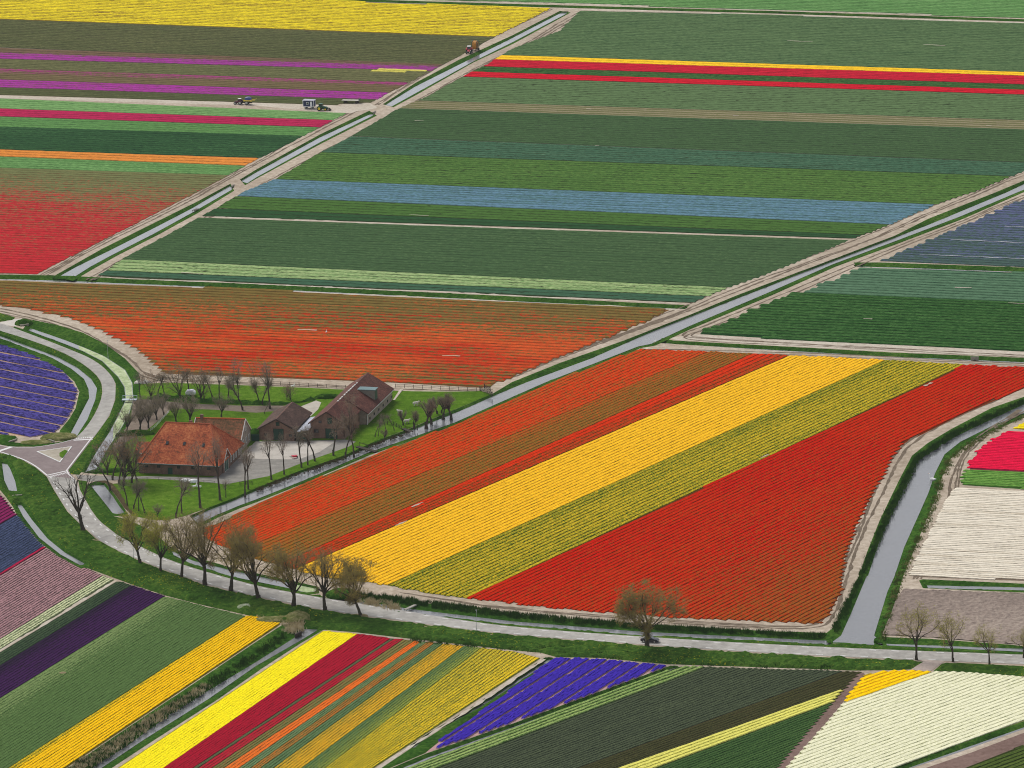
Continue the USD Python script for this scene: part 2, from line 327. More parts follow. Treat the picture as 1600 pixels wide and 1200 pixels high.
# left of the side road
ditch([(-60, 505), (0, 530), (60, 551), (100, 572), (118, 586), (127, 604), (129, 625), (116, 652), (99, 684)], [(-60, 498), (0, 522), (70, 546), (115, 568), (142, 588), (157, 605), (154, 627), (143, 655), (124, 684)],
      [(-60, 504), (0, 528), (82, 559), (112, 576), (132, 592), (139, 608), (140, 622), (127, 647), (107, 685)], [(-60, 501), (0, 525), (90, 558), (120, 574), (142, 592), (151, 607), (148, 625), (136, 655), (117, 685)], label='curved ditch around the violet hyacinth field')
# right of the side road, partly covered with duckweed
ditch([(34, 517), (70, 529), (100, 540), (130, 552), (158, 568), (177, 592), (186, 610), (187, 627), (176, 655), (160, 682), (144, 705), (127, 738)], [(44, 503), (75, 514), (110, 526), (140, 538), (175, 553), (204, 575), (214, 598), (214, 625), (207, 652), (195, 675), (172, 708), (151, 741)],
      [(45, 516), (70, 525.5), (100, 536.5), (130, 548.5), (160, 564), (185, 589), (195, 605), (197, 625), (185, 650), (172, 675), (152, 705), (134, 738)], [(48, 513.5), (72, 521.5), (102, 532), (133, 544), (163, 557), (195, 578), (206, 598), (208, 625), (200, 650), (187, 672), (165, 705), (147, 738)], label='curved ditch with pale green duckweed beside the side road')
ditch([(136, 757), (145, 768), (160, 790), (176, 806), (190, 807)], [(150, 752), (166, 756), (182, 776), (194, 794), (202, 806)], [(143, 759), (159, 779), (177, 802), (184, 803)], [(162, 758), (176, 776), (185, 790), (194, 801)], label='dark pool under the trees at the farm entrance')
# grassy field ditches
ditch([(-90, 427), (0, 429), (60, 430), (110, 431), (200, 436), (400, 444), (800, 463), (975, 472), (1078, 477)], [(-90, 435), (0, 437), (107, 441), (400, 452), (800, 472), (1068, 483)], frac=(.58, .86), label='overgrown ditch along the top of the orange red tulip field')
ditch([(1334, 410), (1375, 410), (1600, 418), (1710, 423)], [(1338, 417), (1600, 426), (1710, 431)], frac=(.6, .85), label='overgrown ditch below the blue violet field at the right')
ditch([(1034, 528), (1052, 532), (1200, 540), (1400, 551), (1600, 559), (1710, 566)], [(1030, 536), (1200, 547), (1400, 559), (1600, 567), (1710, 573)], frac=(.55, .85), label='overgrown ditch along the upper end of the yellow and red tulip strips')
ditch([(430, -7), (600, 0), (800, 6), (1200, 17), (1600, 30), (1720, 35)], [(430, -3), (600, 4), (800, 10), (1200, 21), (1600, 34), (1720, 39)], frac=(.5, .85), label='narrow ditch at the very top of the picture')
ditch([(1436, 907), (1442, 905), (1600, 912), (1700, 917)], [(1442, 919), (1600, 926), (1700, 931)], [(1449, 915), (1600, 918), (1700, 923)], [(1451, 919), (1600, 922), (1700, 927)], label='short ditch between the straw covered field and the ploughed field')
ditch([(1720, 1078), (1600, 1127), (1500, 1161), (1390, 1202), (1250, 1258)], [(1720, 1088), (1600, 1139), (1500, 1175), (1412, 1204), (1280, 1262)], frac=(.55, .85), label='overgrown ditch at the lower right corner')
# overgrown boundary ditches around the foreground hyacinth field
ditch([(852, 1027), (740, 1103), (640, 1165)], [(868, 1029), (760, 1100), (668, 1150), (646, 1170)], frac=(.35, .55), label='dry grassy furrow left of the bright blue hyacinths')
ditch([(1048, 1040), (900, 1094), (800, 1131), (664, 1178), (560, 1222)], [(1062, 1042), (905, 1100), (800, 1138), (672, 1186), (575, 1226)], frac=(.4, .6), label='dry grassy furrow right of the bright blue hyacinths')

ALL_DITCH = unary_union([d[0] for d in ditches])
water_mat = usdkit.material(stage, '/World/Looks/ditch_water', {
    'g': ('geometry', {}), 'm': ('mapping', {'scale': (1.2, 2.2, 1)}), 'n': ('noise_texture', {'scale': 1.4, 'detail': 4.0, 'roughness': .6}),
    'b': ('bump', {'strength': .22, 'distance': .06}), 'n2': ('noise_texture', {'scale': .12, 'detail': 4.0, 'roughness': .6}), 'rr': ('map_range', {'from_min': .35, 'from_max': .65, 'to_min': .05, 'to_max': .22}),
    'p': ('principled_bsdf', {'base_color': (.15, .158, .168), 'specular_ior_level': .55})},
    [('g.position', 'm.vector'), ('m.vector', 'n.vector'), ('n.fac', 'b.height'), ('b.normal', 'p.normal'), ('g.position', 'n2.vector'), ('n2.fac', 'rr.value'), ('rr.result', 'p.roughness')], surface='p.BSDF')

GRASS = mottled('bank_grass', [lin(22, 48, 16), lin(52, 88, 30), lin(92, 122, 50)], scale=1.1, scale2=.07)
VERGE = mottled('verge_grass', [lin(30, 58, 18), lin(58, 90, 32), lin(96, 122, 50)], scale=.9, scale2=.06, spots=lin(180, 170, 40), spot_thr=.945, spot_scale=2.2)
LAWN = mottled('lawn_grass', [lin(58, 90, 22), lin(82, 116, 32), lin(110, 138, 50)], scale=.5, scale2=.05)
ROUGH = mottled('rough_grass', [lin(60, 76, 34), lin(108, 112, 66), lin(170, 160, 120)], scale=.8, scale2=.15)
SOIL = mottled('pale_soil', [lin(140, 126, 108), lin(178, 164, 146), lin(212, 200, 182)], scale=.55, scale2=.035, bump=.5)
RUT = mottled('wheel_rut_soil', [lin(92, 82, 70), lin(116, 104, 90), lin(140, 126, 110)], scale=.8, scale2=.05)
PALE = mottled('dry_sand', [lin(166, 152, 134), lin(194, 184, 168), lin(214, 206, 192)], scale=.8, scale2=.05)
MUD = mottled('bank_mud', [lin(58, 50, 36), lin(84, 74, 54), lin(108, 98, 74)], scale=.8, scale2=.05)

def bank_mesh(outer, water, seed, rough=.35, res=.8, sink=.62):
    pg = outer.difference(water)
    p, t = dense(pg, res, seed)
    pts = shapely.points(p); dw = shapely.distance(pts, water); do = shapely.distance(pts, outer.exterior)
    q = do / np.maximum(do + dw, 1e-6)
    z = -sink * (q * q * (3 - 2 * q)) + .02
    nz = meshkit.fbm(np.c_[p * .55, np.zeros(len(p))], 3, seed) - .35 + .5 * (meshkit.noise(np.c_[p * 1.7, np.zeros(len(p))], seed + 9) - .5)
    edge = np.clip(do / .5, 0, 1) * np.clip(dw / .3, 0, 1)
    z = z + rough * np.clip(nz, -.1, 1) * edge * 1.6
    z = np.where(do < .02, .012, z)
    return np.c_[p, z], t
for k, (outer, water, lab) in enumerate(ditches):
    far = np.linalg.norm(np.array(outer.centroid.coords[0])) > 1450
    top('ditch_water', flat(water.buffer(.12).intersection(outer), WZ), water_mat, 'grey water of the ' + lab, 'water', kind='structure')
    top('ditch_bank', bank_mesh(outer, water, k, .28 if far else .38, 1.1 if far else .75), GRASS, 'green grass on the banks of the ' + lab, 'grass', kind='stuff')

# the ground, one sheet with the ditches cut out of it
ground_pg = sbox(-2600, 500, 2600, 6000).difference(ALL_DITCH)
top('ground', flat(ground_pg, 0.0), SOIL, 'pale sandy soil of the polder', 'ground', kind='structure')

# ------------------------------------------------------------------ roads
asphalt = mottled('grey_asphalt', [lin(140, 137, 132), lin(172, 169, 162), lin(194, 191, 184)], scale=.45, scale2=.06, rough=.9)
redasphalt = mottled('reddish_asphalt', [lin(128, 116, 116), lin(142, 130, 128), lin(154, 142, 140)], scale=.45, scale2=.08)
whitepaint = paint('white_road_paint', (.72, .72, .70), .6, .2, .25, 2.0)
road_up = [(118, 748), (125, 767), (140, 794), (153, 812), (167, 824), (190, 841), (224, 856), (251, 870), (287, 883), (320, 893), (362, 905), (400, 915), (430, 921), (507, 935), (600, 949), (700, 966), (800, 980), (1000, 995), (1200, 1007), (1400, 1016), (1600, 1023), (1720, 1028)]
road_lo = [(73, 744), (85, 766), (105, 798), (125, 818), (140, 831), (151, 841), (167, 852), (210, 872), (245, 886), (282, 899), (318, 912), (354, 921), (400, 932), (460, 944), (507, 954), (600, 966), (700, 980), (800, 992), (1000, 1007), (1200, 1021), (1400, 1030), (1600, 1038), (1720, 1044)]
main_road = Polygon(np.vstack([GP(smoothpx(road_up)), GP(smoothpx(road_lo))[::-1]])).buffer(0)
side_r = [(-90, 474), (-40, 492), (0, 505), (20, 512), (40, 519.5), (60, 527), (90, 538.5), (115, 548.5), (140, 559), (160, 572), (175, 588), (181, 600), (180, 625), (171, 650), (153, 675), (146, 684)]
side_l = [(-90, 486), (-40, 504), (0, 517), (30, 526), (60, 536), (90, 547), (120, 562), (145, 580), (155, 591), (160, 602), (160, 620), (150, 645), (132, 672), (116, 686)]
side_road = Polygon(np.vstack([GP(smoothpx(side_r)), GP(smoothpx(side_l))[::-1]])).buffer(0)
lower_edge = [(-90, 686), (-40, 696), (0, 707), (35, 718), (55, 729), (73, 744)]
upper_edge = [(-90, 672), (-40, 686), (0, 696), (18, 698), (40, 699), (60, 698), (90, 693), (116, 686)]
east_edge = [(146, 684), (107, 735), (110, 741), (118, 748)]
junction = Polygon(np.vstack([GP(smoothpx(upper_edge)), GP(east_edge), GP(smoothpx(lower_edge))[::-1]])).buffer(0)
top('main_road', flat(main_road, .05), asphalt, 'grey asphalt road curving along the bottom of the picture with white edge dashes', 'road', kind='structure')
srp = top('side_road', flat(side_road.difference(junction), .05), asphalt, 'narrow paler asphalt lane curving up the left side', 'road', kind='structure')
top('road_junction', flat(junction.difference(main_road), .05), redasphalt, 'reddish asphalt junction with a paved triangle island', 'road', kind='structure')
ROADS = unary_union([main_road, side_road, junction]).buffer(.05)

def dashes(line_px, inset, L=1.7, gap=3.6, w=.32, z=.054):
    p = GP(smoothpx(line_px)); ln = LineString(p); out = MB(); s = 1.0
    while s + L < ln.length:
        a, b = np.array(ln.interpolate(s).coords[0]), np.array(ln.interpolate(s + L).coords[0]); t = (b - a) / np.linalg.norm(b - a); n = np.array([-t[1], t[0]])
        a, b = a + n * inset, b + n * inset
        out.quad([*(a - n * w / 2), z], [*(b - n * w / 2), z], [*(b + n * w / 2), z], [*(a + n * w / 2), z]); s += L + gap
    return out.arr()
top('road_marking', dashes(road_up, -.75), whitepaint, 'white dashes along the far edge of the main road', 'road marking', kind='structure')
top('road_marking', dashes(road_lo, .85), whitepaint, 'white dashes along the near edge of the main road', 'road marking', kind='structure')
mk = [ribbon(chain(GP(smoothpx(lower_edge)) + np.array([.1, .5]), 1.0), .42, .056), ribbon(chain(GP(smoothpx(upper_edge)) - np.array([0, .35]), 1.0), .2, .056),
      ribbon(chain(GP(east_edge) - np.array([.5, 0]), .6), .34, .056), ribbon(chain(GP([(115, 688), (145, 686.5)]), 1), .9, .057), ribbon(chain(GP([(73, 743), (106, 735.5)]), 1), .6, .057), ribbon(chain(GP([(-4, 706), (18, 698.5)]), 1), 1.1, .057)]
top('road_marking', joinm(mk), whitepaint, 'white edge lines around the reddish junction', 'road marking', kind='structure')
tm = MB()
for (a, b, n) in (((118, 686), (146, 684.5), 8), ((74, 745), (106, 737.5), 10)):
    A, B = G(*a)[:2], G(*b)[:2]; t = (B - A) / np.linalg.norm(B - A); nn = np.array([-t[1], t[0]]) * (1 if a[1] < 700 else -1)
    for i in range(n):
        c = A + (B - A) * (i + .5) / n; w = .28
        tm.add([[*(c - t * w), .058], [*(c + t * w), .058], [*(c + nn * 1.5), .058]], [(0, 1, 2) if nn @ np.array([-t[1], t[0]]) > 0 else (0, 2, 1)])
top('road_marking', tm.arr(), whitepaint, 'rows of white give-way triangles at the junction', 'road marking', kind='structure')
tri = poly([(57, 706), (113, 698), (94, 723)])
isl = thing('traffic_island', 'triangular island of pale pavers with a white kerb and a patch of grass', 'traffic island')
part(isl, 'kerb', joinm([flat(tri.difference(tri.buffer(-.32)), .17)] + [ribbon(chain(list(tri.exterior.coords), .5), .04, .11)]), whitepaint)
part(isl, 'paving', flat(tri.buffer(-.32), .16), mottled('island_pavers', [lin(150, 142, 126), lin(172, 164, 148), lin(190, 184, 168)], .7, .1))
gp = poly([(93, 709), (101, 704), (106, 706), (98, 717), (93, 714)])
pp, tt = dense(gp, .5, 3); part(isl, 'grass_patch', (np.c_[pp, .18 + .18 * meshkit.noise(np.c_[pp * 1.5, pp[:, :1]], 4)], tt), LAWN, kind='stuff')
rest = MB()
for a, b in ((tri.exterior.coords[i], tri.exterior.coords[i + 1]) for i in range(len(tri.exterior.coords) - 1)):
    rest.quad([*a, .03], [*b, .03], [*b, .17], [*a, .17])
part(isl, 'kerb_face', rest.arr(), whitepaint)

# ------------------------------------------------------------------ grass verges and lawns
def grass(name, px, mat, label, res=.8, amp=.25, seed=1, z=.02, cut=None, kind='stuff', cat='grass', freq=.6):
    pg = poly(px) if not hasattr(px, 'geoms') and not hasattr(px, 'exterior') else px
    pg = pg.difference(unary_union([ALL_DITCH, ROADS] + ([cut] if cut is not None else [])))
    p, t = dense(pg, res, seed)
    q = np.c_[p * freq, np.zeros(len(p))]
    e = np.clip(shapely.distance(shapely.points(p), pg.boundary) / .8, 0, 1)
    h = z + amp * e * np.clip(meshkit.fbm(q, 3, seed) * 1.6 - .35 + .5 * meshkit.noise(q * 4.1, seed + 3) * e, 0, 2)
    return top(name, (np.c_[p, h], t), mat, label, cat, kind=kind)
drive_r = poly([(1421, 1046), (1428, 1043), (1442, 1031), (1476, 1033), (1466, 1040), (1458, 1046), (1452, 1050)])
grass('verge_grass', [(-60, 696), (0, 708), (35, 719), (55, 730), (73, 745), (85, 767), (105, 799), (125, 819), (150, 842), (180, 859), (217, 876), (250, 889), (282, 901), (318, 914), (354, 923), (400, 934), (460, 946), (507, 956), (600, 968), (800, 994), (1000, 1009), (1200, 1023), (1400, 1032), (1444, 1034), (1424, 1046), (1400, 1047), (1330, 1048), (1290, 1046), (1105, 1040), (1045, 1038), (1000, 1034), (940, 1028), (870, 1027), (845, 1020), (800, 1016), (740, 1009), (640, 998), (556, 988), (505, 984), (484, 978), (462, 972), (440, 973), (385, 961), (310, 944), (260, 931), (205, 913), (180, 904), (132, 886), (95, 870), (60, 845), (30, 812), (20, 792), (8, 775), (-30, 730), (-80, 705)],
      VERGE, 'broad green grass verge between the main road and the foreground fields', .6, .75, 11, freq=.42)
grass('verge_grass', [(1458, 1049), (1472, 1037), (1500, 1036), (1600, 1041), (1710, 1047), (1710, 1066), (1600, 1057), (1500, 1050)], VERGE, 'green grass verge by the white tulip field at the lower right', .7, .4, 12)
grass('verge_grass', [(500, 931), (512, 934), (558, 945), (625, 956), (800, 975), (1000, 991), (1200, 1001), (1300, 1005), (1390, 1008), (1480, 1013), (1600, 1020), (1710, 1029), (1710, 1028), (1600, 1023), (1400, 1016), (1200, 1007), (1000, 996), (800, 981), (700, 967), (600, 950), (507, 936)], VERGE, 'thin yellowish grass strip along the far edge of the main road', .6, .2, 13)
grass('verge_grass', [(122, 750), (136, 752), (136, 757), (145, 768), (160, 790), (176, 806), (200, 812), (230, 826), (262, 850), (262, 862), (290, 877), (330, 890), (362, 902), (455, 922), (482, 930), (500, 929), (505, 934), (430, 922), (400, 916), (362, 906), (320, 894), (287, 884), (251, 871), (224, 857), (190, 842), (167, 825), (153, 813), (140, 795), (125, 768)], VERGE, 'green grass strip between the curve of the main road and the farm', .7, .3, 14)
grass('verge_grass', [(-60, 466), (0, 489), (24, 496), (20, 500), (0, 503), (-60, 483)], VERGE, 'patch of green grass at the left edge above the concrete ramp', .8, .3, 15)
grass('verge_grass', [(22, 510), (34, 514), (70, 524), (100, 536), (130, 548), (158, 564), (177, 592), (186, 610), (187, 627), (176, 655), (160, 682), (144, 705), (127, 738), (124, 742), (110, 741), (107, 735), (146, 684), (171, 650), (180, 625), (181, 600), (175, 588), (160, 573), (140, 560), (115, 550), (90, 540), (60, 529), (40, 521), (20, 514)], VERGE, 'grass strip between the side lane and the duckweed ditch', .7, .3, 16)
grass('verge_grass', [(44, 503), (52, 500), (90, 508), (130, 520), (165, 538), (195, 560), (216, 582), (222, 600), (218, 625), (214, 625), (214, 598), (204, 575), (175, 553), (140, 538), (110, 526), (75, 514)], GRASS, 'dark green bank between the duckweed ditch and the sandy track', .7, .4, 17)
grass('verge_grass', [(-60, 498), (-60, 492), (0, 516), (30, 525), (60, 535), (90, 546), (120, 561), (145, 579), (155, 590), (160, 602), (160, 620), (150, 645), (132, 672), (116, 686), (124, 684), (143, 655), (154, 627), (157, 605), (142, 588), (115, 568), (70, 546), (0, 522)], VERGE, 'tall grass bank between the side lane and the violet field', .7, .5, 18)
grass('verge_grass', [(-60, 505), (0, 530), (60, 551), (100, 572), (118, 586), (127, 604), (129, 625), (116, 652), (99, 684), (88, 687), (94, 672), (108, 655), (118, 638), (124, 612), (116, 596), (98, 580), (60, 561), (40, 554), (0, 541), (-60, 520)], GRASS, 'grass border around the violet hyacinth field', .6, .35, 19)
grass('verge_grass', [(-60, 672), (0, 679), (24, 681), (28, 686), (22, 691), (52, 695), (90, 691), (104, 688), (92, 683), (99, 684), (116, 686), (90, 693), (60, 698), (18, 698), (-60, 684)], GRASS, 'grass between the violet field and the junction', .6, .3, 20)

yard_px = [(332, 746), (345, 741), (360, 728), (400, 690), (470, 689), (540, 687), (556, 690), (545, 698), (470, 724), (420, 744), (352, 757), (338, 755), (300, 752), (230, 748), (180, 750), (150, 752), (134, 753), (122, 748), (118, 742), (150, 743), (180, 745), (230, 744), (300, 746)]
yard = poly(yard_px)
slab = poly([(352, 718), (400, 688), (500, 689), (524, 690), (500, 706), (466, 718), (392, 717)])
back_path = poly([(208, 626), (225, 624), (300, 631), (380, 634), (440, 634), (463, 636), (446, 641), (400, 645), (330, 640), (268, 638), (262, 646), (230, 672), (198, 690), (184, 702), (176, 695), (190, 680), (204, 655)])
top('farm_yard', flat(yard.difference(slab), .03), mottled('yard_paving', [lin(122, 120, 114), lin(146, 143, 136), lin(166, 162, 154)], .5, .06), 'grey paved farmyard and drive in front of the barns', 'pavement', kind='structure')
top('concrete_slab', flat(slab, .034), mottled('yard_concrete', [lin(168, 162, 152), lin(192, 186, 176), lin(206, 200, 190)], .3, .08), 'pale concrete apron before the barn doors', 'pavement', kind='structure')
top('garden_path', flat(back_path, .03), mottled('brown_gravel', [lin(112, 100, 90), lin(132, 120, 108), lin(150, 138, 126)], .8, .08), 'brown gravel ground under the bare orchard behind the farmhouse', 'path', kind='structure')
ramp = poly([(468, 636), (494, 626), (502, 629), (497, 640), (484, 652), (470, 648)])
top('concrete_ramp', flat(ramp, .05), mottled('ramp_concrete', [lin(170, 164, 150), lin(190, 184, 172), lin(204, 198, 186)], .5, .1), 'pale concrete strip leading up behind the two barns', 'pavement', kind='structure')
FARMCUT = unary_union([yard, back_path, ramp])
farm_lawn = poly([(216, 600), (260, 598), (380, 602), (480, 606), (520, 608), (620, 611), (700, 612), (752, 611), (770, 616), (724, 634), (636, 671), (585, 690), (540, 711), (470, 735), (420, 756), (366, 779), (324, 794), (290, 806), (262, 813), (236, 812), (206, 806), (198, 796), (184, 775), (170, 757), (186, 755), (186, 745), (168, 742), (150, 740), (172, 708), (195, 676), (207, 652), (214, 625)])
grass('lawn', farm_lawn, LAWN, 'bright green meadow grass all around the farm buildings', .9, .12, 30, cut=FARMCUT)
mudbank = poly([(150, 752), (166, 756), (182, 776), (194, 794), (204, 803), (212, 806), (200, 790), (190, 773), (176, 756), (164, 751)])
grass('bare_bank', mudbank, MUD, 'bare brown bank of the pool at the farm entrance', .6, .1, 31, z=.09)
hedge_dark = poly([(246, 618), (300, 622), (380, 628), (430, 631), (470, 628), (500, 620), (490, 627), (440, 634), (380, 633), (300, 630), (230, 624)])
grass('ground_cover', hedge_dark, GRASS, 'dark undergrowth along the foot of the rear tree row', .6, .9, 32, z=.1)

# dandelion strip and duckweed
dw = unary_union([d[1] for d in ditches if d[2] and 'duckweed' in d[2]]).intersection(poly([(120, 535), (230, 560), (236, 690), (176, 690), (180, 600), (128, 556)], WZ))
top('duckweed', flat(dw.buffer(-.05), WZ + .012), mottled('duckweed_green', [lin(120, 140, 96), lin(176, 190, 146), lin(214, 220, 186)], .9, .12), 'pale green duckweed floating on the ditch beside the side lane', 'duckweed', kind='stuff')
dw2 = unary_union([d[1] for d in ditches if d[2] and 'budding' in d[2]]).intersection(poly([(455, 905), (510, 915), (500, 935), (468, 935)], WZ))
top('duckweed', flat(dw2.buffer(-.05), WZ + .012), _mats['duckweed_green'], 'pale duckweed at the end of the ditch behind the budding trees', 'duckweed', kind='stuff')
# culverts / crossings are simply ground; concrete heads
ramp2 = poly([(-60, 500), (0, 504), (20, 499), (34, 498), (42, 502), (24, 510), (0, 508), (-60, 505)])
top('concrete_ramp', flat(ramp2.difference(ROADS), .03), mottled('white_concrete', [lin(186, 180, 168), lin(206, 200, 190), lin(222, 216, 206)], .6, .1), 'nearly white concrete ramp from the side lane to the sandy track', 'pavement', kind='structure')
padpx = [(520, 176), (535, 163), (578, 161), (590, 168), (580, 171), (560, 173), (548, 177)]
top('concrete_yard', flat(poly(padpx), .02), PALE, 'pale concrete yard by the ditch with tractor and flat trailer', 'pavement', kind='structure')
# sandy tracks with lighter sand and wheel ruts
def track(px, label, seed, pale=True):
    top('sandy_track', flat(poly(px).difference(unary_union([ALL_DITCH, ROADS])), .004), PALE if pale else SOIL, label, 'track', kind='structure')
track([(146, 432), (190, 403), (320, 334), (380, 299), (430, 279), (495, 241), (550, 212), (625, 168), (660, 152), (727, 117), (800, 76), (875, 48), (920, 17), (893, 19), (804, 70), (741, 99), (655, 148), (616, 168), (590, 182), (503, 227), (402, 281), (368, 299), (311, 334), (251, 367), (186, 400), (116, 441)], 'pale sandy track on the right side of the far ditch', 1, False)
track([(-60, 146), (0, 149), (400, 160), (530, 165), (540, 178), (400, 165), (0, 153.5), (-60, 151.5)], 'pale sandy track between the purple strips and the light green field', 2)
track([(1045, 528), (1090, 522), (1200, 530), (1400, 539), (1600, 550), (1710, 556), (1710, 564), (1600, 558), (1400, 550), (1200, 539), (1055, 531)], 'pale sandy track below the dark green field at the right', 3)
def ruts(lines, label, seed, z=.010, mat=None, wob=.35):
    rng = np.random.default_rng(seed); ms = []
    for px, w in lines:
        c = chain(GP(smoothpx(px, 1)), 2.0); n = len(c)
        t = np.gradient(c, axis=0); t /= np.linalg.norm(t, axis=1, keepdims=True); nn = np.c_[-t[:, 1], t[:, 0]]
        wander = np.cumsum(rng.standard_normal(n)) * .12; wander -= np.linspace(wander[0], wander[-1], n)
        c = c + nn * (wander.clip(-1.2, 1.2))[:, None]; ms.append(ribbon(c, w, z, wob=wob, seed=seed)); z += .0005
    return top('wheel_ruts', joinm(ms), mat or RUT, label, 'wheel ruts', kind='stuff')
def off(px, dx, dy): return [(x + dx, y + dy) for x, y in px]
tA = [(76, 430), (150, 389), (244, 341), (305, 309), (360, 281), (396, 261), (470, 219), (560, 174)]
ruts([(off(tA, -3, 0), .8), (off(tA, -9, 0), .7), (off(tA, -15, 1), .6)], 'dark wheel ruts on the track beside the red field', 5)
tA2 = [(594, 164), (660, 121), (725, 84), (800, 46), (866, 14)]
ruts([(off(tA2, -3, 0), .6), (off(tA2, -8, 0), .6)], 'dark wheel ruts on the track where the red tractor drives', 6)
tA3 = [(132, 437), (190, 404), (256, 370), (316, 337), (374, 305), (404, 287), (505, 234), (594, 186), (622, 168), (658, 151), (745, 101), (808, 72), (898, 21)]
ruts([(off(tA3, 3, 0), .7), (off(tA3, 9, 1), .8), (off(tA3, 15, 0), .6)], 'dark wheel ruts on the right side of the far ditch', 7)
tB = [(1600, 276), (1550, 297), (1450, 338), (1375, 374), (1250, 419), (1150, 456), (1080, 486), (975, 526), (875, 561), (800, 592)]
ruts([(off(tB, 0, -2), .8), (off(tB, 0, -6), .7), (off(tB, -4, -9), .7), (off(tB[6:], -2, -4), 1.6)], 'dark wheel ruts on the track above the long ditch', 8)
tB2 = [(1602, 304), (1500, 346), (1400, 386), (1310, 424), (1210, 468), (1110, 508), (1060, 524), (1090, 528), (1200, 535), (1400, 545), (1600, 555)]
ruts([(tB2, .7), (off(tB2, 2, 3), .6), (off(tB2, 6, 1), .5)], 'dark wheel ruts along the dark green field at the right', 9)
tC = [(1600, 609), (1500, 652), (1430, 692), (1400, 730), (1370, 800), (1345, 860), (1325, 920), (1305, 965), (1285, 983), (1200, 981), (1000, 969), (800, 953), (640, 928)]
ruts([(off(tC, -4, -1), .8), (off(tC, -9, -1), .7), (off(tC, -15, -2), .6)], 'dark wheel ruts around the red tulip field', 10)
tD = [(0, 480), (60, 493), (120, 512), (170, 535), (205, 558), (232, 584), (300, 592), (500, 600), (700, 609), (770, 607)]
ruts([(off(tD, 0, 2), .8), (off(tD, 0, 6), .7), (off(tD, -3, 9), .6)], 'dark wheel ruts on the curved track below the orange red field', 11)
tE = [(1590, 640), (1545, 668), (1505, 700), (1488, 740), (1480, 790), (1462, 830), (1440, 875), (1425, 905)]
ruts([(off(tE, 2, 0), .7), (off(tE, 7, 0), .6), (off(tE, 14, 0), .5)], 'dark wheel ruts between the canal and the straw field', 12)
tF = [(1000, 547), (1100, 549), (1240, 553), (1400, 560), (1600, 570)]
ruts([(off(tF, 0, -2), .8), (off(tF, 0, 1), .6)], 'dark wheel ruts along the upper ends of the yellow strips', 13)
# ------------------------------------------------------------------ crops: every strip is rows of plants in raised beds
_fieldno = [0]
def rows_mesh(pg, ang, spacing, h, seg, rag, fur, seed, npro=None, rough=.03, skip=0, fan=None):
    rng = np.random.default_rng(seed)
    q = affinity.rotate(pg, -math.degrees(ang), origin=(0, 0)); x0, y0, x1, y1 = q.bounds
    half = spacing / 2
    if npro is None: npro = 2 if spacing < 2.2 else max(6, int(spacing / .7))
    inner = np.linspace(-(1 - fur * 1.55), 1 - fur * 1.55, npro)
    pro = np.r_[-1, -(1 - fur * .8), inner, 1 - fur * .8, 1] * half
    hh = np.r_[.02, .02, np.full(npro, h), .02, .02]
    V, F, nv = [], [], 0; P = len(pro)
    if fan is not None:       # rows that run evenly between two edge lines
        E = [affinity.rotate(LineString(GP(l)), -math.degrees(ang), origin=(0, 0)).coords for l in fan]
        fl = [(lambda c: ((c[1][1] - c[0][1]) / (c[1][0] - c[0][0]), c[0]))(c) for c in E]
        vv = lambda i, u: fl[i][1][1] + fl[i][0] * (u - fl[i][1][0])
        um = (x0 + x1) / 2; lo, hi = sorted((0, 1), key=lambda i: vv(i, um)); nrow = max(1, int(round((vv(hi, um) - vv(lo, um)) / spacing)))
    for k in (range(nrow) if fan is not None else range(int(math.floor(y0 / spacing)), int(math.ceil(y1 / spacing)) + 1)):
        if skip and k % skip == 0: continue
        if fan is not None:
            cf = lambda u, f=(k + .5) / nrow: vv(lo, u) * (1 - f) + vv(hi, u) * f; wf = lambda u: np.clip((vv(hi, u) - vv(lo, u)) / nrow / spacing, .3, 2)
            it = q.intersection(LineString([(x0 - 5, cf(x0 - 5)), (x1 + 5, cf(x1 + 5))]))
        else:
            yc = (k + .5) * spacing
            if yc < y0 - half or yc > y1 + half: continue
            yl = min(max(yc, y0 + .02), y1 - .02); cf = lambda u: yc + 0 * u; wf = lambda u: 1 + 0 * u
            it = q.intersection(LineString([(x0 - 5, yl), (x1 + 5, yl)]))
        for ls in getattr(it, 'geoms', [it]):
            if ls.is_empty or ls.geom_type != 'LineString' or ls.length < .8: continue
            a, b = ls.bounds[0], ls.bounds[2]
            a += rng.uniform(-.2, rag); b -= rng.uniform(-.2, rag)
            if b - a < 1: continue
            n = max(1, int(round((b - a) / seg)))
            xs = np.linspace(a, b, n + 1)
            if n > 1: xs = np.r_[xs[0], xs[0] + .5, xs[1:-1], xs[-1] - .5, xs[-1]]
            m = len(xs)
            Z = np.tile(hh, (m, 1)) * (1 + (rough / max(h, .05)) * rng.standard_normal((m, P)).clip(-2, 2) * (hh > .05))
            Z[0], Z[-1] = .02 + .25 * (hh - .02), .02 + .25 * (hh - .02)
            X = np.repeat(xs[:, None], P, 1); Y = cf(X) + np.tile(pro, (m, 1)) * wf(X) + rng.standard_normal((m, P)) * .035 * (np.abs(np.tile(pro, (m, 1))) < half * .97)
            V.append(np.stack([X, Y, Z], -1).reshape(-1, 3))
            i = (np.arange(m - 1)[:, None] * P + np.arange(P - 1)[None]).ravel() + nv
            F.append(np.stack([i, i + P, i + P + 1], 1)); F.append(np.stack([i, i + P + 1, i + 1], 1)); nv += m * P
    V, F = np.vstack(V), np.vstack(F)
    c, s = math.cos(ang), math.sin(ang)
    V = np.c_[V[:, 0] * c - V[:, 1] * s, V[:, 0] * s + V[:, 1] * c, V[:, 2]]
    return V, F[:, [0, 1, 2]]
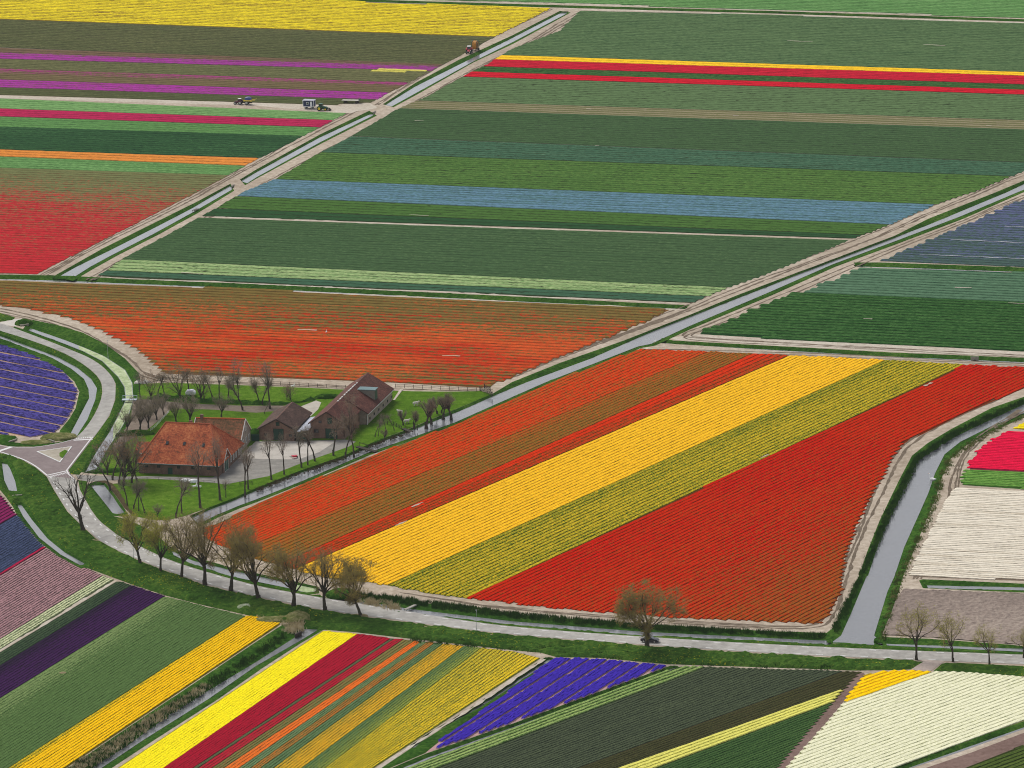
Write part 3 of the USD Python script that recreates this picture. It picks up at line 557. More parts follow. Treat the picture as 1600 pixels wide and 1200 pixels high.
def field(name, label, px, d, flower, leaf, furrow, dens=.6, spacing=1.5, h=.28, seg=None, rag=.35, fur=.2, cat='flowers', group=None, ramp=None, streak=.3, patch=.15, speck=1.0, vary=.2, grain=1.0, flower2=None, rough=.03, cut=None, skip=0, fan=None):
    pg = poly(px) if isinstance(px, list) else px
    pg = pg.difference(ALL_DITCH)
    if cut is not None: pg = pg.difference(cut)
    if pg.is_empty: return
    pg = unary_union([g for g in getattr(pg, 'geoms', [pg]) if g.area > 2])
    ang = d if isinstance(d, float) else direction(*d)
    dist = np.linalg.norm(np.array(pg.centroid.coords[0]))
    if dist > 1290 and abs(ang) < .8 and not skip: spacing = 3.0      # far strips: one bed and its wheel path are double width
    seg = seg or (2.6 if dist < 1250 else 4.5)
    _fieldno[0] += 1; no = _fieldno[0]
    q = affinity.rotate(pg, -math.degrees(ang), origin=(0, 0)).bounds
    if ang < -math.pi / 2 or ang > math.pi / 2: pass
    grain *= 1.0 if dist < 1150 else .8 if dist < 1260 else .5
    mat = crop_mat(f'crop_look_{no:03d}', ang, flower, leaf, furrow, dens, streak, patch, speck, ramp, q[1], q[3], vary, (.05, max(.09, h * .62)), grain, flower2)
    v, f = rows_mesh(pg, ang, spacing, h, seg, rag, fur, no, rough=rough, skip=skip, fan=fan)
    e = rag + .55; big = pg.buffer(.45).difference(ALL_DITCH); base = big
    for sg in (1, -1): base = base.intersection(affinity.translate(big, sg * e * math.cos(ang), sg * e * math.sin(ang)))
    base = unary_union([g for g in getattr(base, 'geoms', [base]) if g.geom_type == 'Polygon' and g.area > .5] or [Polygon()])
    if not base.is_empty: v, f = joinm([(v, f), flat(base, .006 + .0001 * no)])
    return top(name, (v, f), mat, label, cat, group, 'stuff')
def bandpoly(block, t, b):
    """the part of a surveyed block between two long lines, each given by two points"""
    def half(l, below):
        (xa, ya), (xb, yb) = l; u = np.array([xb - xa, yb - ya], float); u /= np.linalg.norm(u)
        if u[0] < 0: u = -u
        n = np.array([-u[1], u[0]]) * (1 if below else -1); A = np.array([xa, ya], float)
        return Polygon([A - 6000 * u, A + 6000 * u, A + 6000 * u + 6000 * n, A - 6000 * u + 6000 * n])
    g = Polygon(block).buffer(0).intersection(half(t, True)).intersection(half(b, False))
    return unary_union([poly(list(p.exterior.coords)[:-1]) for p in getattr(g, 'geoms', [g]) if p.geom_type == 'Polygon' and p.area > 1])

GREENS = dict(olive=(lin(108, 108, 72), lin(82, 88, 56)), dull=(lin(92, 116, 76), lin(66, 92, 58)), dark=(lin(70, 108, 56), lin(44, 82, 38)), mid=(lin(98, 130, 64), lin(72, 106, 50)),
              light=(lin(118, 158, 96), lin(90, 134, 74)), teal=(lin(86, 118, 90), lin(62, 96, 72)), deep=(lin(64, 102, 62), lin(46, 80, 48)), pale=(lin(158, 178, 122), lin(112, 144, 88)))
def bright(c, k=1.35): return tuple(min(.9, x * k) for x in c)
DKF = lin(52, 62, 40)           # leafy furrow
SOILF = lin(112, 98, 78)

L_ = [(-110, -40), (430, -4), (600, 5), (800, 11), (862, 13), (785, 52), (725, 84), (672, 112), (600, 150), (585, 158), (540, 178), (470, 215), (397, 252), (308, 301), (59, 428), (-110, 425)]
DL = ((0, 170), (512, 188))
def Lb(name, label, t, b, flower, leaf, dens, **k):
    field(name, label, bandpoly(L_, t, b), DL, flower, leaf, k.pop('furrow', DKF), dens, fan=(t, b), h=k.pop('h', .18), fur=k.pop('fur', .14), **k)
def Lg(label, t, b, g, **k):
    Lb('crop_strip', label, t, b, *GREENS[g], k.pop('dens', .5), cat='crop', speck=k.pop('speck', .8), h=k.pop('h', .13), fur=k.pop('fur', .12), **k)
Lb('tulip_strip', 'large bright yellow tulip field in the top left corner', ((0, -40), (800, -10)), ((0, 30), (780, 58)), lin(234, 212, 44), lin(168, 142, 48), .60, furrow=lin(124, 98, 46), streak=.9, fur=.34, h=.3)
Lg('dull olive strip directly below the yellow field at the top left', ((0, 30.5), (780, 58.5)), ((0, 74), (700, 101)), 'olive', furrow=lin(74, 74, 56), dens=.42)
Lb('tulip_strip', 'topmost of the three magenta strips at the upper left', ((0, 75), (700, 101)), ((0, 92), (680, 111)), lin(158, 58, 146), lin(112, 92, 72), .5, ramp=[(0, .14), (.45, .06), (.62, -.25), (1, -.42)], streak=.5, furrow=lin(84, 76, 62))
Lg('olive strip between the two upper magenta strips', ((0, 92.5), (680, 111.5)), ((0, 107), (640, 129)), 'olive', furrow=lin(88, 84, 60), dens=.55)
Lb('tulip_strip', 'middle and palest of the three magenta strips at the upper left', ((0, 107.5), (640, 129.5)), ((0, 124), (615, 145)), lin(160, 60, 122), lin(112, 98, 70), .40, ramp=[(0, -.25), (.45, -.2), (.7, .05), (1, .15)], streak=.7, furrow=lin(88, 80, 60))
Lb('tulip_strip', 'lowest and strongest of the three magenta strips at the upper left', ((0, 124.5), (615, 145.5)), ((0, 136.5), (598, 156)), lin(164, 56, 152), lin(126, 82, 88), .56, streak=.5, furrow=lin(96, 72, 72))
Lg('brownish green strip just above the pale track at the left', ((0, 137), (598, 156.5)), ((0, 148), (560, 165)), 'olive', furrow=lin(86, 82, 58), dens=.35, cut=poly(padpx).buffer(1))
Lg('fresh light green strip below the pale track', ((0, 154), (540, 177)), ((0, 169.5), (520, 187.5)), 'light', furrow=lin(84, 124, 74), dens=.6)
Lb('tulip_strip', 'solid crimson pink strip between light green strips at the left', ((0, 170), (512, 188)), ((0, 182), (500, 199)), lin(178, 40, 82), lin(150, 34, 66), .85, furrow=lin(110, 40, 60), streak=.15)
Lg('mid green strip below the crimson pink strip', ((0, 182.5), (500, 199.5)), ((0, 198), (490, 213)), 'light', furrow=lin(72, 110, 66), dens=.35)
Lg('very dark green strip above the thin orange strip at the left', ((0, 198.5), (490, 213.5)), ((0, 233.5), (420, 247)), 'deep', furrow=lin(34, 62, 44), dens=.4, patch=.5)
Lb('tulip_strip', 'thin orange strip across green crops at the left edge', ((0, 234), (420, 248)), ((0, 244.5), (385, 259)), lin(216, 136, 60), lin(196, 120, 56), .8, furrow=lin(140, 96, 50), streak=.2)
Lg('light green strip below the thin orange strip', ((0, 245), (385, 259.5)), ((0, 262), (370, 274)), 'light', furrow=lin(84, 124, 70), dens=.45)
Lb('tulip_field', 'red tulip field at the left edge fading to green at its upper side', ((0, 262.5), (370, 274.5)), ((0, 427), (60, 429)), lin(186, 44, 50), lin(112, 116, 74), .5, ramp=[(0, .34), (.25, .14), (.5, .10), (.68, .0), (.8, -.12), (.9, -.22), (1, -.34)], streak=.5, furrow=lin(120, 66, 52))
field('tulip_strip', 'short pale yellow strip ending at the ditch track among the magenta strips', [(575, 108.5), (668, 110.5), (664, 113.5), (580, 112)], DL, lin(214, 204, 96), lin(140, 132, 70), lin(90, 84, 56), .55, h=.3)

M_ = [(905, 17), (1200, 24), (1600, 37), (1720, 42), (1720, 216), (1600, 268), (1525, 299), (1462, 320), (1392, 351), (1332, 374), (1200, 428), (1137, 450), (1084, 473), (800, 461), (400, 442), (200, 434), (152, 431), (192, 404), (322, 334), (382, 299), (432, 279), (495, 241), (550, 212), (625, 168), (665, 152), (727, 117), (760, 101), (780, 88), (800, 76), (875, 48)]
DM = ((430, 281), (1462, 320))
def Mb(name, label, t, b, flower, leaf, dens, **k):
    field(name, label, bandpoly(M_, t, b), DM, flower, leaf, k.pop('furrow', DKF), dens, fan=(t, b), h=k.pop('h', .18), fur=k.pop('fur', .14), **k)
def Mg(label, t, b, g, **k):
    Mb('crop_strip', label, t, b, *GREENS[g], k.pop('dens', .5), cat='crop', speck=k.pop('speck', .8), h=k.pop('h', .13), fur=k.pop('fur', .12), **k)
field('crop_strip', 'pale green field along the very top edge', [(420, -60), (1720, -60), (1720, 32), (1600, 28), (1200, 15), (800, 3), (600, -2), (430, -9)], DM, *GREENS['light'], lin(70, 110, 66), .45, cat='crop', h=.25, speck=.6)
Mg('large plain green field at the upper right above the thin yellow strip', ((905, 15), (1600, 34)), ((782, 86), (1600, 112.5)), 'dull', furrow=lin(58, 88, 58), dens=.55)
Mb('tulip_strip', 'thin golden yellow strip above a red strip at the upper right', ((785, 86.5), (1600, 113)), ((775, 93), (1600, 118.5)), lin(244, 196, 40), lin(190, 150, 50), .85, furrow=lin(150, 110, 40), streak=.15)
Mb('tulip_strip', 'wider red strip just below the thin yellow strip at the upper right', ((775, 93.2), (1600, 118.8)), ((762, 104), (1600, 132)), lin(194, 30, 52), lin(150, 30, 46), .85, furrow=lin(110, 34, 40), streak=.15)
Mg('narrow dark green strip between the two red strips at the upper right', ((762, 104.5), (1600, 132.5)), ((738, 112), (1600, 140.5)), 'dark', furrow=lin(36, 60, 40), dens=.5)
Mb('tulip_strip', 'lower narrower red strip at the upper right', ((738, 112.3), (1600, 140.8)), ((727, 120), (1600, 148)), lin(204, 26, 46), lin(160, 28, 42), .85, furrow=lin(110, 34, 40), streak=.15)
Mg('green strip between the red strip and the pale tan track at the upper right', ((727, 120.5), (1600, 148.5)), ((650, 157), (1600, 188)), 'dull', dens=.75, streak=.3)
Mg('pale grassy tan strip crossing the green fields at the upper right', ((650, 157.5), (1600, 188.5)), ((630, 169), (1600, 202)), 'olive', dens=.9, h=.12, furrow=lin(150, 140, 112), fur=.3, ramp=[(0, .1), (1, .5)])
Mg('dull grey green strip below the pale tan strip', ((630, 169.5), (1600, 202.5)), ((550, 212.5), (1600, 253.5)), 'dull', dens=.32, furrow=lin(62, 80, 58))
Mg('teal green strip in the upper middle', ((550, 213.5), (1600, 254.5)), ((500, 238), (1600, 276)), 'teal', dens=.4)
Mg('wide grass green strip above the pale blue strip', ((500, 238.5), (1600, 276.5)), ((430, 280), (1462, 319.5)), 'mid', dens=.42, streak=.3)
Mb('hyacinth_strip', 'pale blue strip across the middle of the green fields', ((430, 280.5), (1462, 320)), ((384, 307), (1395, 351)), lin(100, 134, 154), lin(80, 114, 114), .5, furrow=lin(74, 100, 94), streak=.6)
Mg('green strip just below the pale blue strip', ((384, 307.5), (1395, 351.5)), ((348, 326), (1345, 367)), 'mid', dens=.25)
Mg('narrow dark green strip above the thin sandy line', ((348, 326.5), (1345, 367.5)), ((330, 338), (1334, 372.5)), 'deep', dens=.3)
Mg('wide dull green strip in the middle of the picture', ((328, 341), (1334, 376)), ((193, 405), (1137, 449)), 'dull', dens=.36, streak=.3, furrow=lin(66, 92, 62))
Mg('light green strip in the lower part of the middle fields', ((192, 405.5), (1137, 449.5)), ((160, 422.5), (1105, 463)), 'pale', dens=.5, streak=.6)
Mg('blue green strip along the overgrown ditch in the middle', ((160, 423), (1105, 463.5)), ((150, 434), (1080, 478)), 'teal', dens=.28)
def sand_line(pxs, w, label, seed): return ruts([(pxs, w)], label, seed, .012, PALE, .5)
sand_line([(335, 338.5), (450, 343), (600, 350), (800, 357.5), (1080, 369)], 1.3, 'thin sandy line across the dull green fields in the middle', 21)
sand_line([(200, 435), (400, 443), (800, 462), (1060, 474)], .9, 'thin sandy line above the overgrown ditch', 22)
sand_line([(300, 449), (560, 460), (800, 472.5), (1062, 484)], 1.0, 'thin sandy line at the top of the orange red field', 23)
sand_line([(430, -9), (800, 3), (1200, 14.5), (1600, 27.5)], 1.6, 'pale line above the ditch at the top edge', 24)
sand_line([(880, 13.5), (1200, 22.5), (1600, 35.5)], 1.5, 'pale line below the ditch at the top edge', 25)

# bare gaps in the beds
for i, (x, y, L, w) in enumerate([(480, 517, 30, 1.2), (705, 557.5, 28, 1.0), (920, 171.5, 8, 1.2), (1150, 181.5, 9, 1.2), (1545, 198, 9, 1.2), (933, 228.5, 6, 1), (300, 428, 34, .9), (1505, 451, 26, 1.2), (1590, 475.5, 30, 1.1), (1356, 500, 14, .9), (655, 337.5, 30, .9), (1250, 65.5, 40, .8), (1460, 71.5, 34, .8), (655, 190, 14, .8)]):
    sl = .038
    p = chain(GP([(x - L / 2, y - L / 2 * sl), (x + L / 2, y + L / 2 * sl)]), 2)
    v, f = ribbon(p, w * .5, .37 if y > 440 else .31, wob=.3, seed=i)
    top('bare_gap', (v, f), PALE, ['pale bare gap in the red rows left of the white bird', 'pale bare gap in the orange red rows above the big barn', 'small pale gap on the tan strip at the upper right, left one', 'small pale gap on the tan strip at the upper right, middle one', 'small pale gap on the tan strip near the right edge', 'tiny pale gap on the teal strip', 'pale bare line in the light green strip near the ditch at the left', 'pale bare gap in the teal green field at the right', 'pale bare gap near the right edge in the dark green field', 'small dull gap in the dark green field at the right', 'pale bare line in the green strip below the blue strip', 'faint pale line in the large green field at the top, left one', 'faint pale line in the large green field at the top, right one', 'faint pale line on the grey green strip near the far ditch'][i], 'bare soil', kind='stuff')

# orange red field above the farm
field('tulip_field', 'orange red tulip field above the farm, greenish along its far side', [(-110, 436), (0, 439), (110, 443), (400, 453), (800, 474), (1052, 485), (1000, 508), (930, 537), (850, 570), (762, 606), (600, 596.5), (400, 589), (252, 583), (236, 566), (205, 542), (160, 518), (100, 495), (40, 482), (0, 477), (-110, 462)], ((0, 440), (1050, 484)),
      lin(192, 52, 24), lin(118, 100, 52), lin(112, 80, 46), .5, speck=1.5, ramp=[(0, -.02), (.12, -.02), (.25, .16), (.5, .14), (.62, -.02), (.75, -.12), (.88, -.26), (1, -.32)], streak=1.1, patch=.3, flower2=lin(202, 84, 38), rag=1.2)

# right: blue violet field and dark green field
field('hyacinth_field', 'dull blue violet field at the right edge with thin white lines', [(1720, 246), (1600, 309), (1520, 345), (1440, 378), (1376, 407), (1600, 416), (1720, 421)], DM, lin(92, 98, 132), lin(70, 92, 84), lin(70, 84, 80), .5, ramp=[(0, -.15), (.3, 0), (1, .12)], streak=.5, h=.22, rag=1.6)
for i, (a, b) in enumerate((((1437, 399), (1600, 406)), ((1485, 376), (1600, 381)), ((1570, 355), (1600, 356.5)))):
    v, f = ribbon(chain(GP([a, b]), 3), .4, .38, wob=.5, seed=40 + i)
    top('white_flower_line', (v, f), paint('white_petals', (.55, .56, .62), .8, .1, .3, 1.0), ['lowest thin white line in the blue violet field', 'middle thin white line in the blue violet field', 'shortest thin white line near the right edge of the blue violet field'][i], 'flowers', kind='stuff')
R2 = [(1334, 419), (1440, 421), (1600, 427), (1720, 432), (1720, 555), (1600, 549), (1400, 538), (1200, 528), (1080, 521), (1120, 505), (1200, 470), (1255, 452), (1300, 436)]
field('crop_strip', 'teal green upper half of the field at the right below the violet field', bandpoly(R2, ((1300, 405), (1600, 420)), ((1255, 457), (1600, 473))), DM, *GREENS['teal'], lin(44, 80, 58), .62, cat='crop', h=.26, rag=2.6, streak=.4)
field('crop_strip', 'dark green lower half of the field at the right, ragged at its left end', bandpoly(R2, ((1255, 457.5), (1600, 473.5)), ((1080, 524), (1600, 552))), DM, *GREENS['dark'], lin(32, 66, 34), .45, cat='crop', h=.26, rag=2.6, streak=.4)

# central tulip field
C_ = [(1000, 545.5), (1110, 549), (1235, 555), (1385, 562), (1510, 569), (1600, 573), (1656, 576), (1600, 606), (1500, 648), (1412, 692), (1400, 710), (1378, 750), (1355, 790), (1340, 820), (1322, 870), (1318, 920), (1300, 955), (1280, 976), (1180, 972), (1050, 966), (900, 955), (730, 937), (670, 928), (600, 915), (575, 911), (545, 908), (500, 902), (440, 885), (375, 868), (330, 846), (308, 831), (318, 825), (345, 817), (400, 789), (480, 755), (640, 690), (720, 656), (782, 625), (860, 598)]
DC = ((515, 866), (1235, 556))
def Cb(name, label, t, b, flower, leaf, dens, **k):
    field(name, label, bandpoly(C_, t, b), DC, flower, leaf, k.pop('furrow', lin(104, 92, 36)), dens, rag=k.pop('rag', .8), fur=k.pop('fur', .15), h=k.pop('h', .24), seg=2.4, speck=k.pop('speck', 1.9), grain=1.6, fan=None if 'pure red' in label else (t, b), **k)
Cb('tulip_strip', 'broad orange strip along the farm ditch in the central tulip field', ((300, 815), (1000, 500)), ((420, 842), (1110, 549)), lin(204, 60, 16), lin(146, 92, 38), .54, streak=.6, ramp=[(0, .05), (.5, .1), (.85, 0), (1, -.1)])
Cb('tulip_strip', 'brownish green strip with few orange flowers in the central tulip field', ((420.5, 842), (1110.5, 549)), ((478, 864), (1178, 552)), lin(190, 74, 22), lin(126, 96, 36), .40, streak=.5, ramp=[(0, 0), (.3, -.08), (1, .05)])
Cb('tulip_strip', 'narrow bright orange red strip beside the yellow one in the central tulip field', ((478.5, 864), (1178.5, 552)), ((514.5, 866.5), (1234.5, 555.5)), lin(206, 50, 12), lin(142, 70, 26), .58, streak=.3, ramp=[(0, -.15), (.45, -.1), (.55, .2), (1, .15)])
Cb('tulip_strip', 'broad golden yellow strip through the central tulip field', ((515, 867), (1235, 556)), ((628, 905), (1386, 562)), lin(246, 190, 36), lin(176, 142, 34), .74, streak=.25, furrow=lin(110, 102, 30), fur=.17)
Cb('tulip_strip', 'yellow green strip of half opened flowers in the central tulip field', ((628.5, 905), (1386.5, 562)), ((728, 936), (1510, 569)), lin(200, 172, 38), lin(104, 118, 34), .5, streak=.3, furrow=lin(66, 84, 26), fur=.22, ramp=[(0, .25), (.06, 0), (.5, .08), (1, -.08)])
Cb('tulip_field', 'large pure red tulip field with zigzag ends towards the canal', ((728.5, 936.5), (1510.5, 569.5)), ((1250, 1015), (2000, 680)), lin(190, 24, 8), lin(142, 84, 32), .54, streak=.35, furrow=lin(110, 50, 20), fur=.18, flower2=lin(190, 38, 8), ramp=[(0, -.26), (.2, -.13), (.4, .0), (.6, .1), (1, .2)], rag=1.4)
for i, (x, y) in enumerate([(652, 790), (627, 819), (1195, 714), (1450, 602)]):
    c = G(x, y); a = direction(*DC); L = [5, 5, 4, 4][i]
    p = chain([(c[0] - L * math.cos(a) / 2, c[1] - L * math.sin(a) / 2), (c[0] + L * math.cos(a) / 2, c[1] + L * math.sin(a) / 2)], 1)
    v, f = ribbon(p, .7, .30, wob=.4, seed=60 + i); top('bare_gap', (v, f), SOIL, ['small bare gap in the brownish orange rows above the yellow strip', 'small bare gap on the upper edge of the yellow strip', 'small bare gap between the yellow green and the red tulips', 'small bare gap at the upper end of the red tulips'][i], 'bare soil', kind='stuff')

# right edge fields beyond the canal
DR = ((1500, 762), (1600, 767))
field('tulip_strip', 'small yellow patch at the right edge above the pink red strip', [(1720, 655), (1600, 658), (1583, 663), (1576, 669), (1600, 672), (1720, 676)], DR, lin(244, 220, 20), lin(180, 150, 40), lin(120, 100, 40), .75, rag=2)
field('tulip_strip', 'vivid pink red strip at the right edge beyond the canal', [(1720, 680), (1600, 676), (1572, 674), (1552, 683), (1528, 700), (1512, 720), (1508, 733), (1600, 737), (1720, 742)], DR, lin(226, 20, 66), lin(180, 30, 60), lin(120, 40, 60), .85, rag=1.2, streak=.15)
field('crop_strip', 'green strip between the pink red strip and the pale straw field', [(1720, 743), (1600, 738), (1507, 734), (1500, 748), (1498, 757), (1600, 764), (1720, 770)], DR, lin(118, 160, 74), lin(80, 128, 50), lin(60, 96, 40), .5, cat='crop', rag=1.2, streak=.5)
field('straw_field', 'pale cream straw covered field with dark furrows at the right edge', [(1490, 763), (1600, 768), (1720, 773), (1720, 910), (1600, 907), (1440, 901), (1418, 899), (1432, 868), (1458, 820), (1478, 780)], DR, lin(230, 221, 202), lin(200, 188, 166), lin(120, 106, 90), .62, cat='straw field', spacing=1.5, h=.2, fur=.2, rag=.4, streak=1.5, speck=.6, vary=.1)
# ploughed field with clods
pl = poly([(1412, 921), (1600, 928), (1720, 933), (1720, 1016), (1600, 1008), (1450, 996), (1378, 992), (1386, 968), (1398, 940)]).difference(ALL_DITCH)
pp, tt = dense(pl, .55, 77); q3 = np.c_[pp, np.zeros(len(pp))]
zz = .03 + .34 * np.clip(meshkit.fbm(q3 * .9, 3, 5) * 1.5 - .4 + .7 * (meshkit.noise(q3 * 2.1, 8) - .4), 0, 1)
top('ploughed_field', (np.c_[pp, zz], tt), mottled('ploughed_soil', [lin(112, 100, 92), lin(146, 132, 122), lin(178, 164, 150)], 1.0, .03), 'grey brown ploughed field of clods behind the small trees at the right', 'ploughed field', kind='structure')

field('hyacinth_field', 'violet hyacinth field at the left edge with thin straw paths between the beds', [(-110, 510), (-60, 524), (0, 539), (40, 552), (60, 560), (96, 580), (113, 598), (121, 613), (115, 637), (105, 655), (91, 672), (82, 679), (50, 683), (0, 679), (-110, 668)], ((0, 551), (112, 573)), lin(84, 76, 148), lin(42, 40, 84), lin(196, 168, 140), .52, cat='flowers', speck=1.7, spacing=1.12, skip=6, h=.36, fur=.05, streak=.15, patch=.1, grain=1.1, rag=.4)

# foreground left
DF = ((0, 1015), (178, 905))
field('tulip_strip', 'small dark magenta field at the left edge', [(-110, 700), (-40, 735), (0, 772), (26, 804), (0, 820), (-110, 888)], DF, lin(128, 34, 84), lin(96, 40, 70), lin(66, 40, 50), .65, streak=.3)
field('hyacinth_strip', 'slate blue field at the left edge below the magenta one', [(-110, 889), (0, 821), (27, 804.5), (48, 826), (71, 852), (0, 896), (-110, 966)], DF, lin(72, 82, 112), lin(52, 62, 84), lin(50, 60, 78), .5, streak=.3, h=.13, spacing=1.0, fan=(((0, 821), (27, 804.5)), ((0, 896), (71, 852))))
field('tulip_strip', 'thin crimson line of tulips beside the slate blue field', [(-110, 967), (0, 896.5), (71.5, 852.5), (75, 854), (0, 900), (-110, 971)], DF, lin(170, 36, 70), lin(120, 40, 60), lin(80, 40, 50), .7, fan=(((0, 896.5), (71.5, 852.5)), ((0, 900), (75, 854))))
field('hyacinth_strip', 'mauve pink field with dark rows at the left edge', [(-110, 972), (0, 900.5), (75.5, 854.5), (100, 868), (130, 884), (160, 900), (0, 999), (-110, 1070)], DF, lin(176, 136, 138), lin(124, 98, 100), lin(88, 76, 70), .56, fur=.28, streak=.3, h=.2, spacing=.95, speck=1.6, fan=(((0, 900.5), (75.5, 854.5)), ((0, 999), (160, 900))))
field('tulip_strip', 'narrow pale cream green rows beside the mauve field', [(-110, 1071), (0, 999.5), (160.5, 900.5), (178, 905), (0, 1015), (-110, 1085)], DF, lin(206, 210, 166), lin(128, 142, 98), lin(84, 92, 64), .55, fur=.3, spacing=.85, h=.2, fan=(((0, 999.5), (160.5, 900.5)), ((0, 1015), (178, 905))))
sand_line([(-110, 1089), (0, 1018.5), (182, 907)], .9, 'thin pale line between the cream rows and the dull green strip', 31)
field('crop_strip', 'narrow dull green strip above the dark purple one', [(-110, 1092), (0, 1021), (186, 908), (206, 914), (0, 1040), (-110, 1110)], DF, lin(72, 90, 62), lin(52, 70, 50), lin(52, 64, 48), .45, cat='crop', h=.13, spacing=.95, fan=(((0, 1021), (186, 908)), ((0, 1040), (206, 914))))
field('hyacinth_strip', 'very dark purple strip in the foreground at the left', [(-110, 1110), (0, 1040.5), (206.5, 914.5), (258, 931), (0, 1091), (-110, 1160)], DF, lin(62, 34, 74), lin(46, 34, 54), lin(46, 34, 52), .6, streak=.4, h=.12, spacing=.95, ramp=[(0, .2), (.6, .05), (1, -.35)], fan=(((0, 1040.5), (206.5, 914.5)), ((0, 1091), (258, 931))))
field('crop_strip', 'broad plain green strip in the foreground at the left', [(-110, 1161), (0, 1092), (259, 932), (310, 945), (384, 962), (14, 1199), (-90, 1266), (-110, 1270)], DF, lin(116, 136, 84), lin(82, 108, 60), lin(84, 108, 60), .4, cat='crop', h=.12, fur=.12, spacing=1.0, ramp=[(0, -.15), (.55, -.1), (.7, -.05), (.9, .2), (1, .15)], fan=(((0, 1092), (259, 932)), ((14, 1199), (384, 962))))
field('tulip_strip', 'golden yellow strip left of the foreground ditch', [(-90, 1267), (14, 1200), (385, 962.5), (412, 964), (438, 974), (96, 1203), (0, 1268)], DF, lin(244, 194, 14), lin(150, 142, 40), lin(96, 88, 28), .64, speck=1.7, grain=1.6, spacing=.92, fur=.2, ramp=[(0, .1), (.75, .08), (.85, -.18), (1, -.3)], h=.2, fan=(((14, 1200), (385, 962.5)), ((96, 1203), (438, 974))))
DG = ((260, 1200), (556, 990))
F2 = [(506, 985), (477, 1006), (181, 1204), (80, 1275), (560, 1275), (640, 1168), (736, 1101), (846, 1028), (800, 1018), (740, 1011), (640, 1000), (610, 997), (556, 990), (520, 987)]
def Fb(name, label, t, b, flower, leaf, furrow, dens, **k):
    field(name, label, bandpoly(F2, (t[0], t[1]), (b[0], b[1])), DG, flower, leaf, furrow, dens, h=min(.15, k.pop('h', .15)), seg=2.2, spacing=k.pop('spacing', .8), fan=(t, b), speck=k.pop('speck', 1.9), grain=1.7, **k)
T = lambda x, xb: ((x, 1000), (xb, 1200))     # a line by where it crosses y = 1000 and y = 1200
Fb('tulip_strip', 'lemon yellow strip right of the foreground ditch', T(486, 187), T(545, 256), lin(250, 232, 28), lin(206, 186, 44), lin(160, 146, 44), .74, fur=.1, streak=.2)
Fb('tulip_strip', 'broad crimson red strip in the foreground', T(545.5, 256.5), T(607, 302), lin(166, 24, 46), lin(126, 30, 44), lin(110, 28, 42), .66, fur=.1, streak=.1)
Fb('crop_strip', 'thin grey green line between the two crimson strips', T(607.5, 302.5), T(614, 310), lin(98, 100, 70), lin(80, 84, 58), lin(70, 70, 50), .5, cat='crop', h=.25)
Fb('tulip_strip', 'narrow crimson strip in the foreground', T(614.5, 310.5), T(629, 332), lin(178, 24, 50), lin(110, 80, 56), lin(86, 50, 44), .68, fur=.15)
Fb('tulip_strip', 'olive strip with scattered orange buds in the foreground', T(629.5, 332.5), T(650, 350), lin(160, 104, 56), lin(106, 116, 66), lin(80, 88, 50), .38)
Fb('tulip_strip', 'narrow orange strip in the foreground', T(650.5, 350.5), T(662, 374), lin(232, 112, 36), lin(180, 110, 56), lin(110, 84, 50), .66, fur=.15, ramp=[(0, .1), (1, -.15)])
Fb('crop_strip', 'sage green strip right of the narrow orange strip', T(662.5, 374.5), T(672, 392), lin(116, 140, 96), lin(90, 116, 76), lin(62, 80, 52), .5, cat='crop', h=.18)
Fb('tulip_strip', 'brown orange strip of opening buds in the foreground', T(672.5, 392.5), T(686, 408), lin(192, 112, 44), lin(116, 116, 62), lin(60, 66, 40), .5, streak=.5)
Fb('crop_strip', 'sage green strip beside the amber flowers', T(686.5, 408.5), T(700, 428), lin(104, 130, 88), lin(80, 108, 68), lin(62, 80, 52), .45, cat='crop', h=.18)
Fb('tulip_strip', 'amber yellow strip in the foreground', T(700.5, 428.5), T(738, 472), lin(222, 168, 36), lin(122, 126, 56), lin(80, 88, 42), .58, streak=.4, ramp=[(0, .05), (.5, .05), (1, -.2)])
Fb('crop_strip', 'sage green strip with scattered yellow in the foreground', T(738.5, 472.5), T(768, 508), lin(150, 156, 60), lin(86, 114, 70), lin(66, 84, 50), .4, cat='crop', h=.18, ramp=[(0, .2), (1, -.2)])
Fb('tulip_strip', 'broad yellow strip bordering the bright blue hyacinths', T(768.5, 508.5), T(886, 582), lin(228, 194, 36), lin(128, 130, 50), lin(92, 98, 40), .5, streak=.4, ramp=[(0, .35), (.05, .15), (.2, .05), (.55, .02), (.62, -.05), (.68, .02), (1, -.06)])
sand_line([(558, 1222), (640, 1168), (740, 1103), (851, 1030)], .8, 'pale path line between yellow tulips and blue hyacinths', 33)
field('hyacinth_field', 'triangle of bright violet blue hyacinths with pale paths between the beds', [(869, 1028), (940, 1031), (1046, 1041), (900, 1094), (800, 1130), (666, 1176), (690, 1157), (760, 1108)], ((800, 1076), (872, 1030)), lin(64, 46, 164), lin(38, 34, 110), lin(186, 150, 146), .62, spacing=.82, skip=5, h=.42, fur=.05, streak=.25, seg=1.2, rough=.08, rag=.4, grain=1.2)
DH = ((680, 1197), (1110, 1042))
H_ = [(1066, 1041), (1110, 1042), (1200, 1045), (1290, 1047), (1345, 1050), (1330, 1066), (1310, 1088), (1285, 1118), (1212, 1204), (1150, 1275), (440, 1275), (575, 1225), (672, 1186), (800, 1139), (905, 1100)]
def Hb(name, label, t, b, flower, leaf, furrow, dens, **k): field(name, label, bandpoly(H_, t, b), DH, flower, leaf, furrow, dens, seg=2.2, fan=(t, b), speck=k.pop('speck', 1.5), grain=1.6, **k)
grass('grass_strip', [(853, 1028), (867, 1030), (758, 1108), (690, 1156), (664, 1177), (600, 1204), (560, 1222), (575, 1214), (644, 1168), (742, 1106)], GRASS, 'dark grass strip between yellow tulips and bright blue hyacinths', .6, .25, 55)
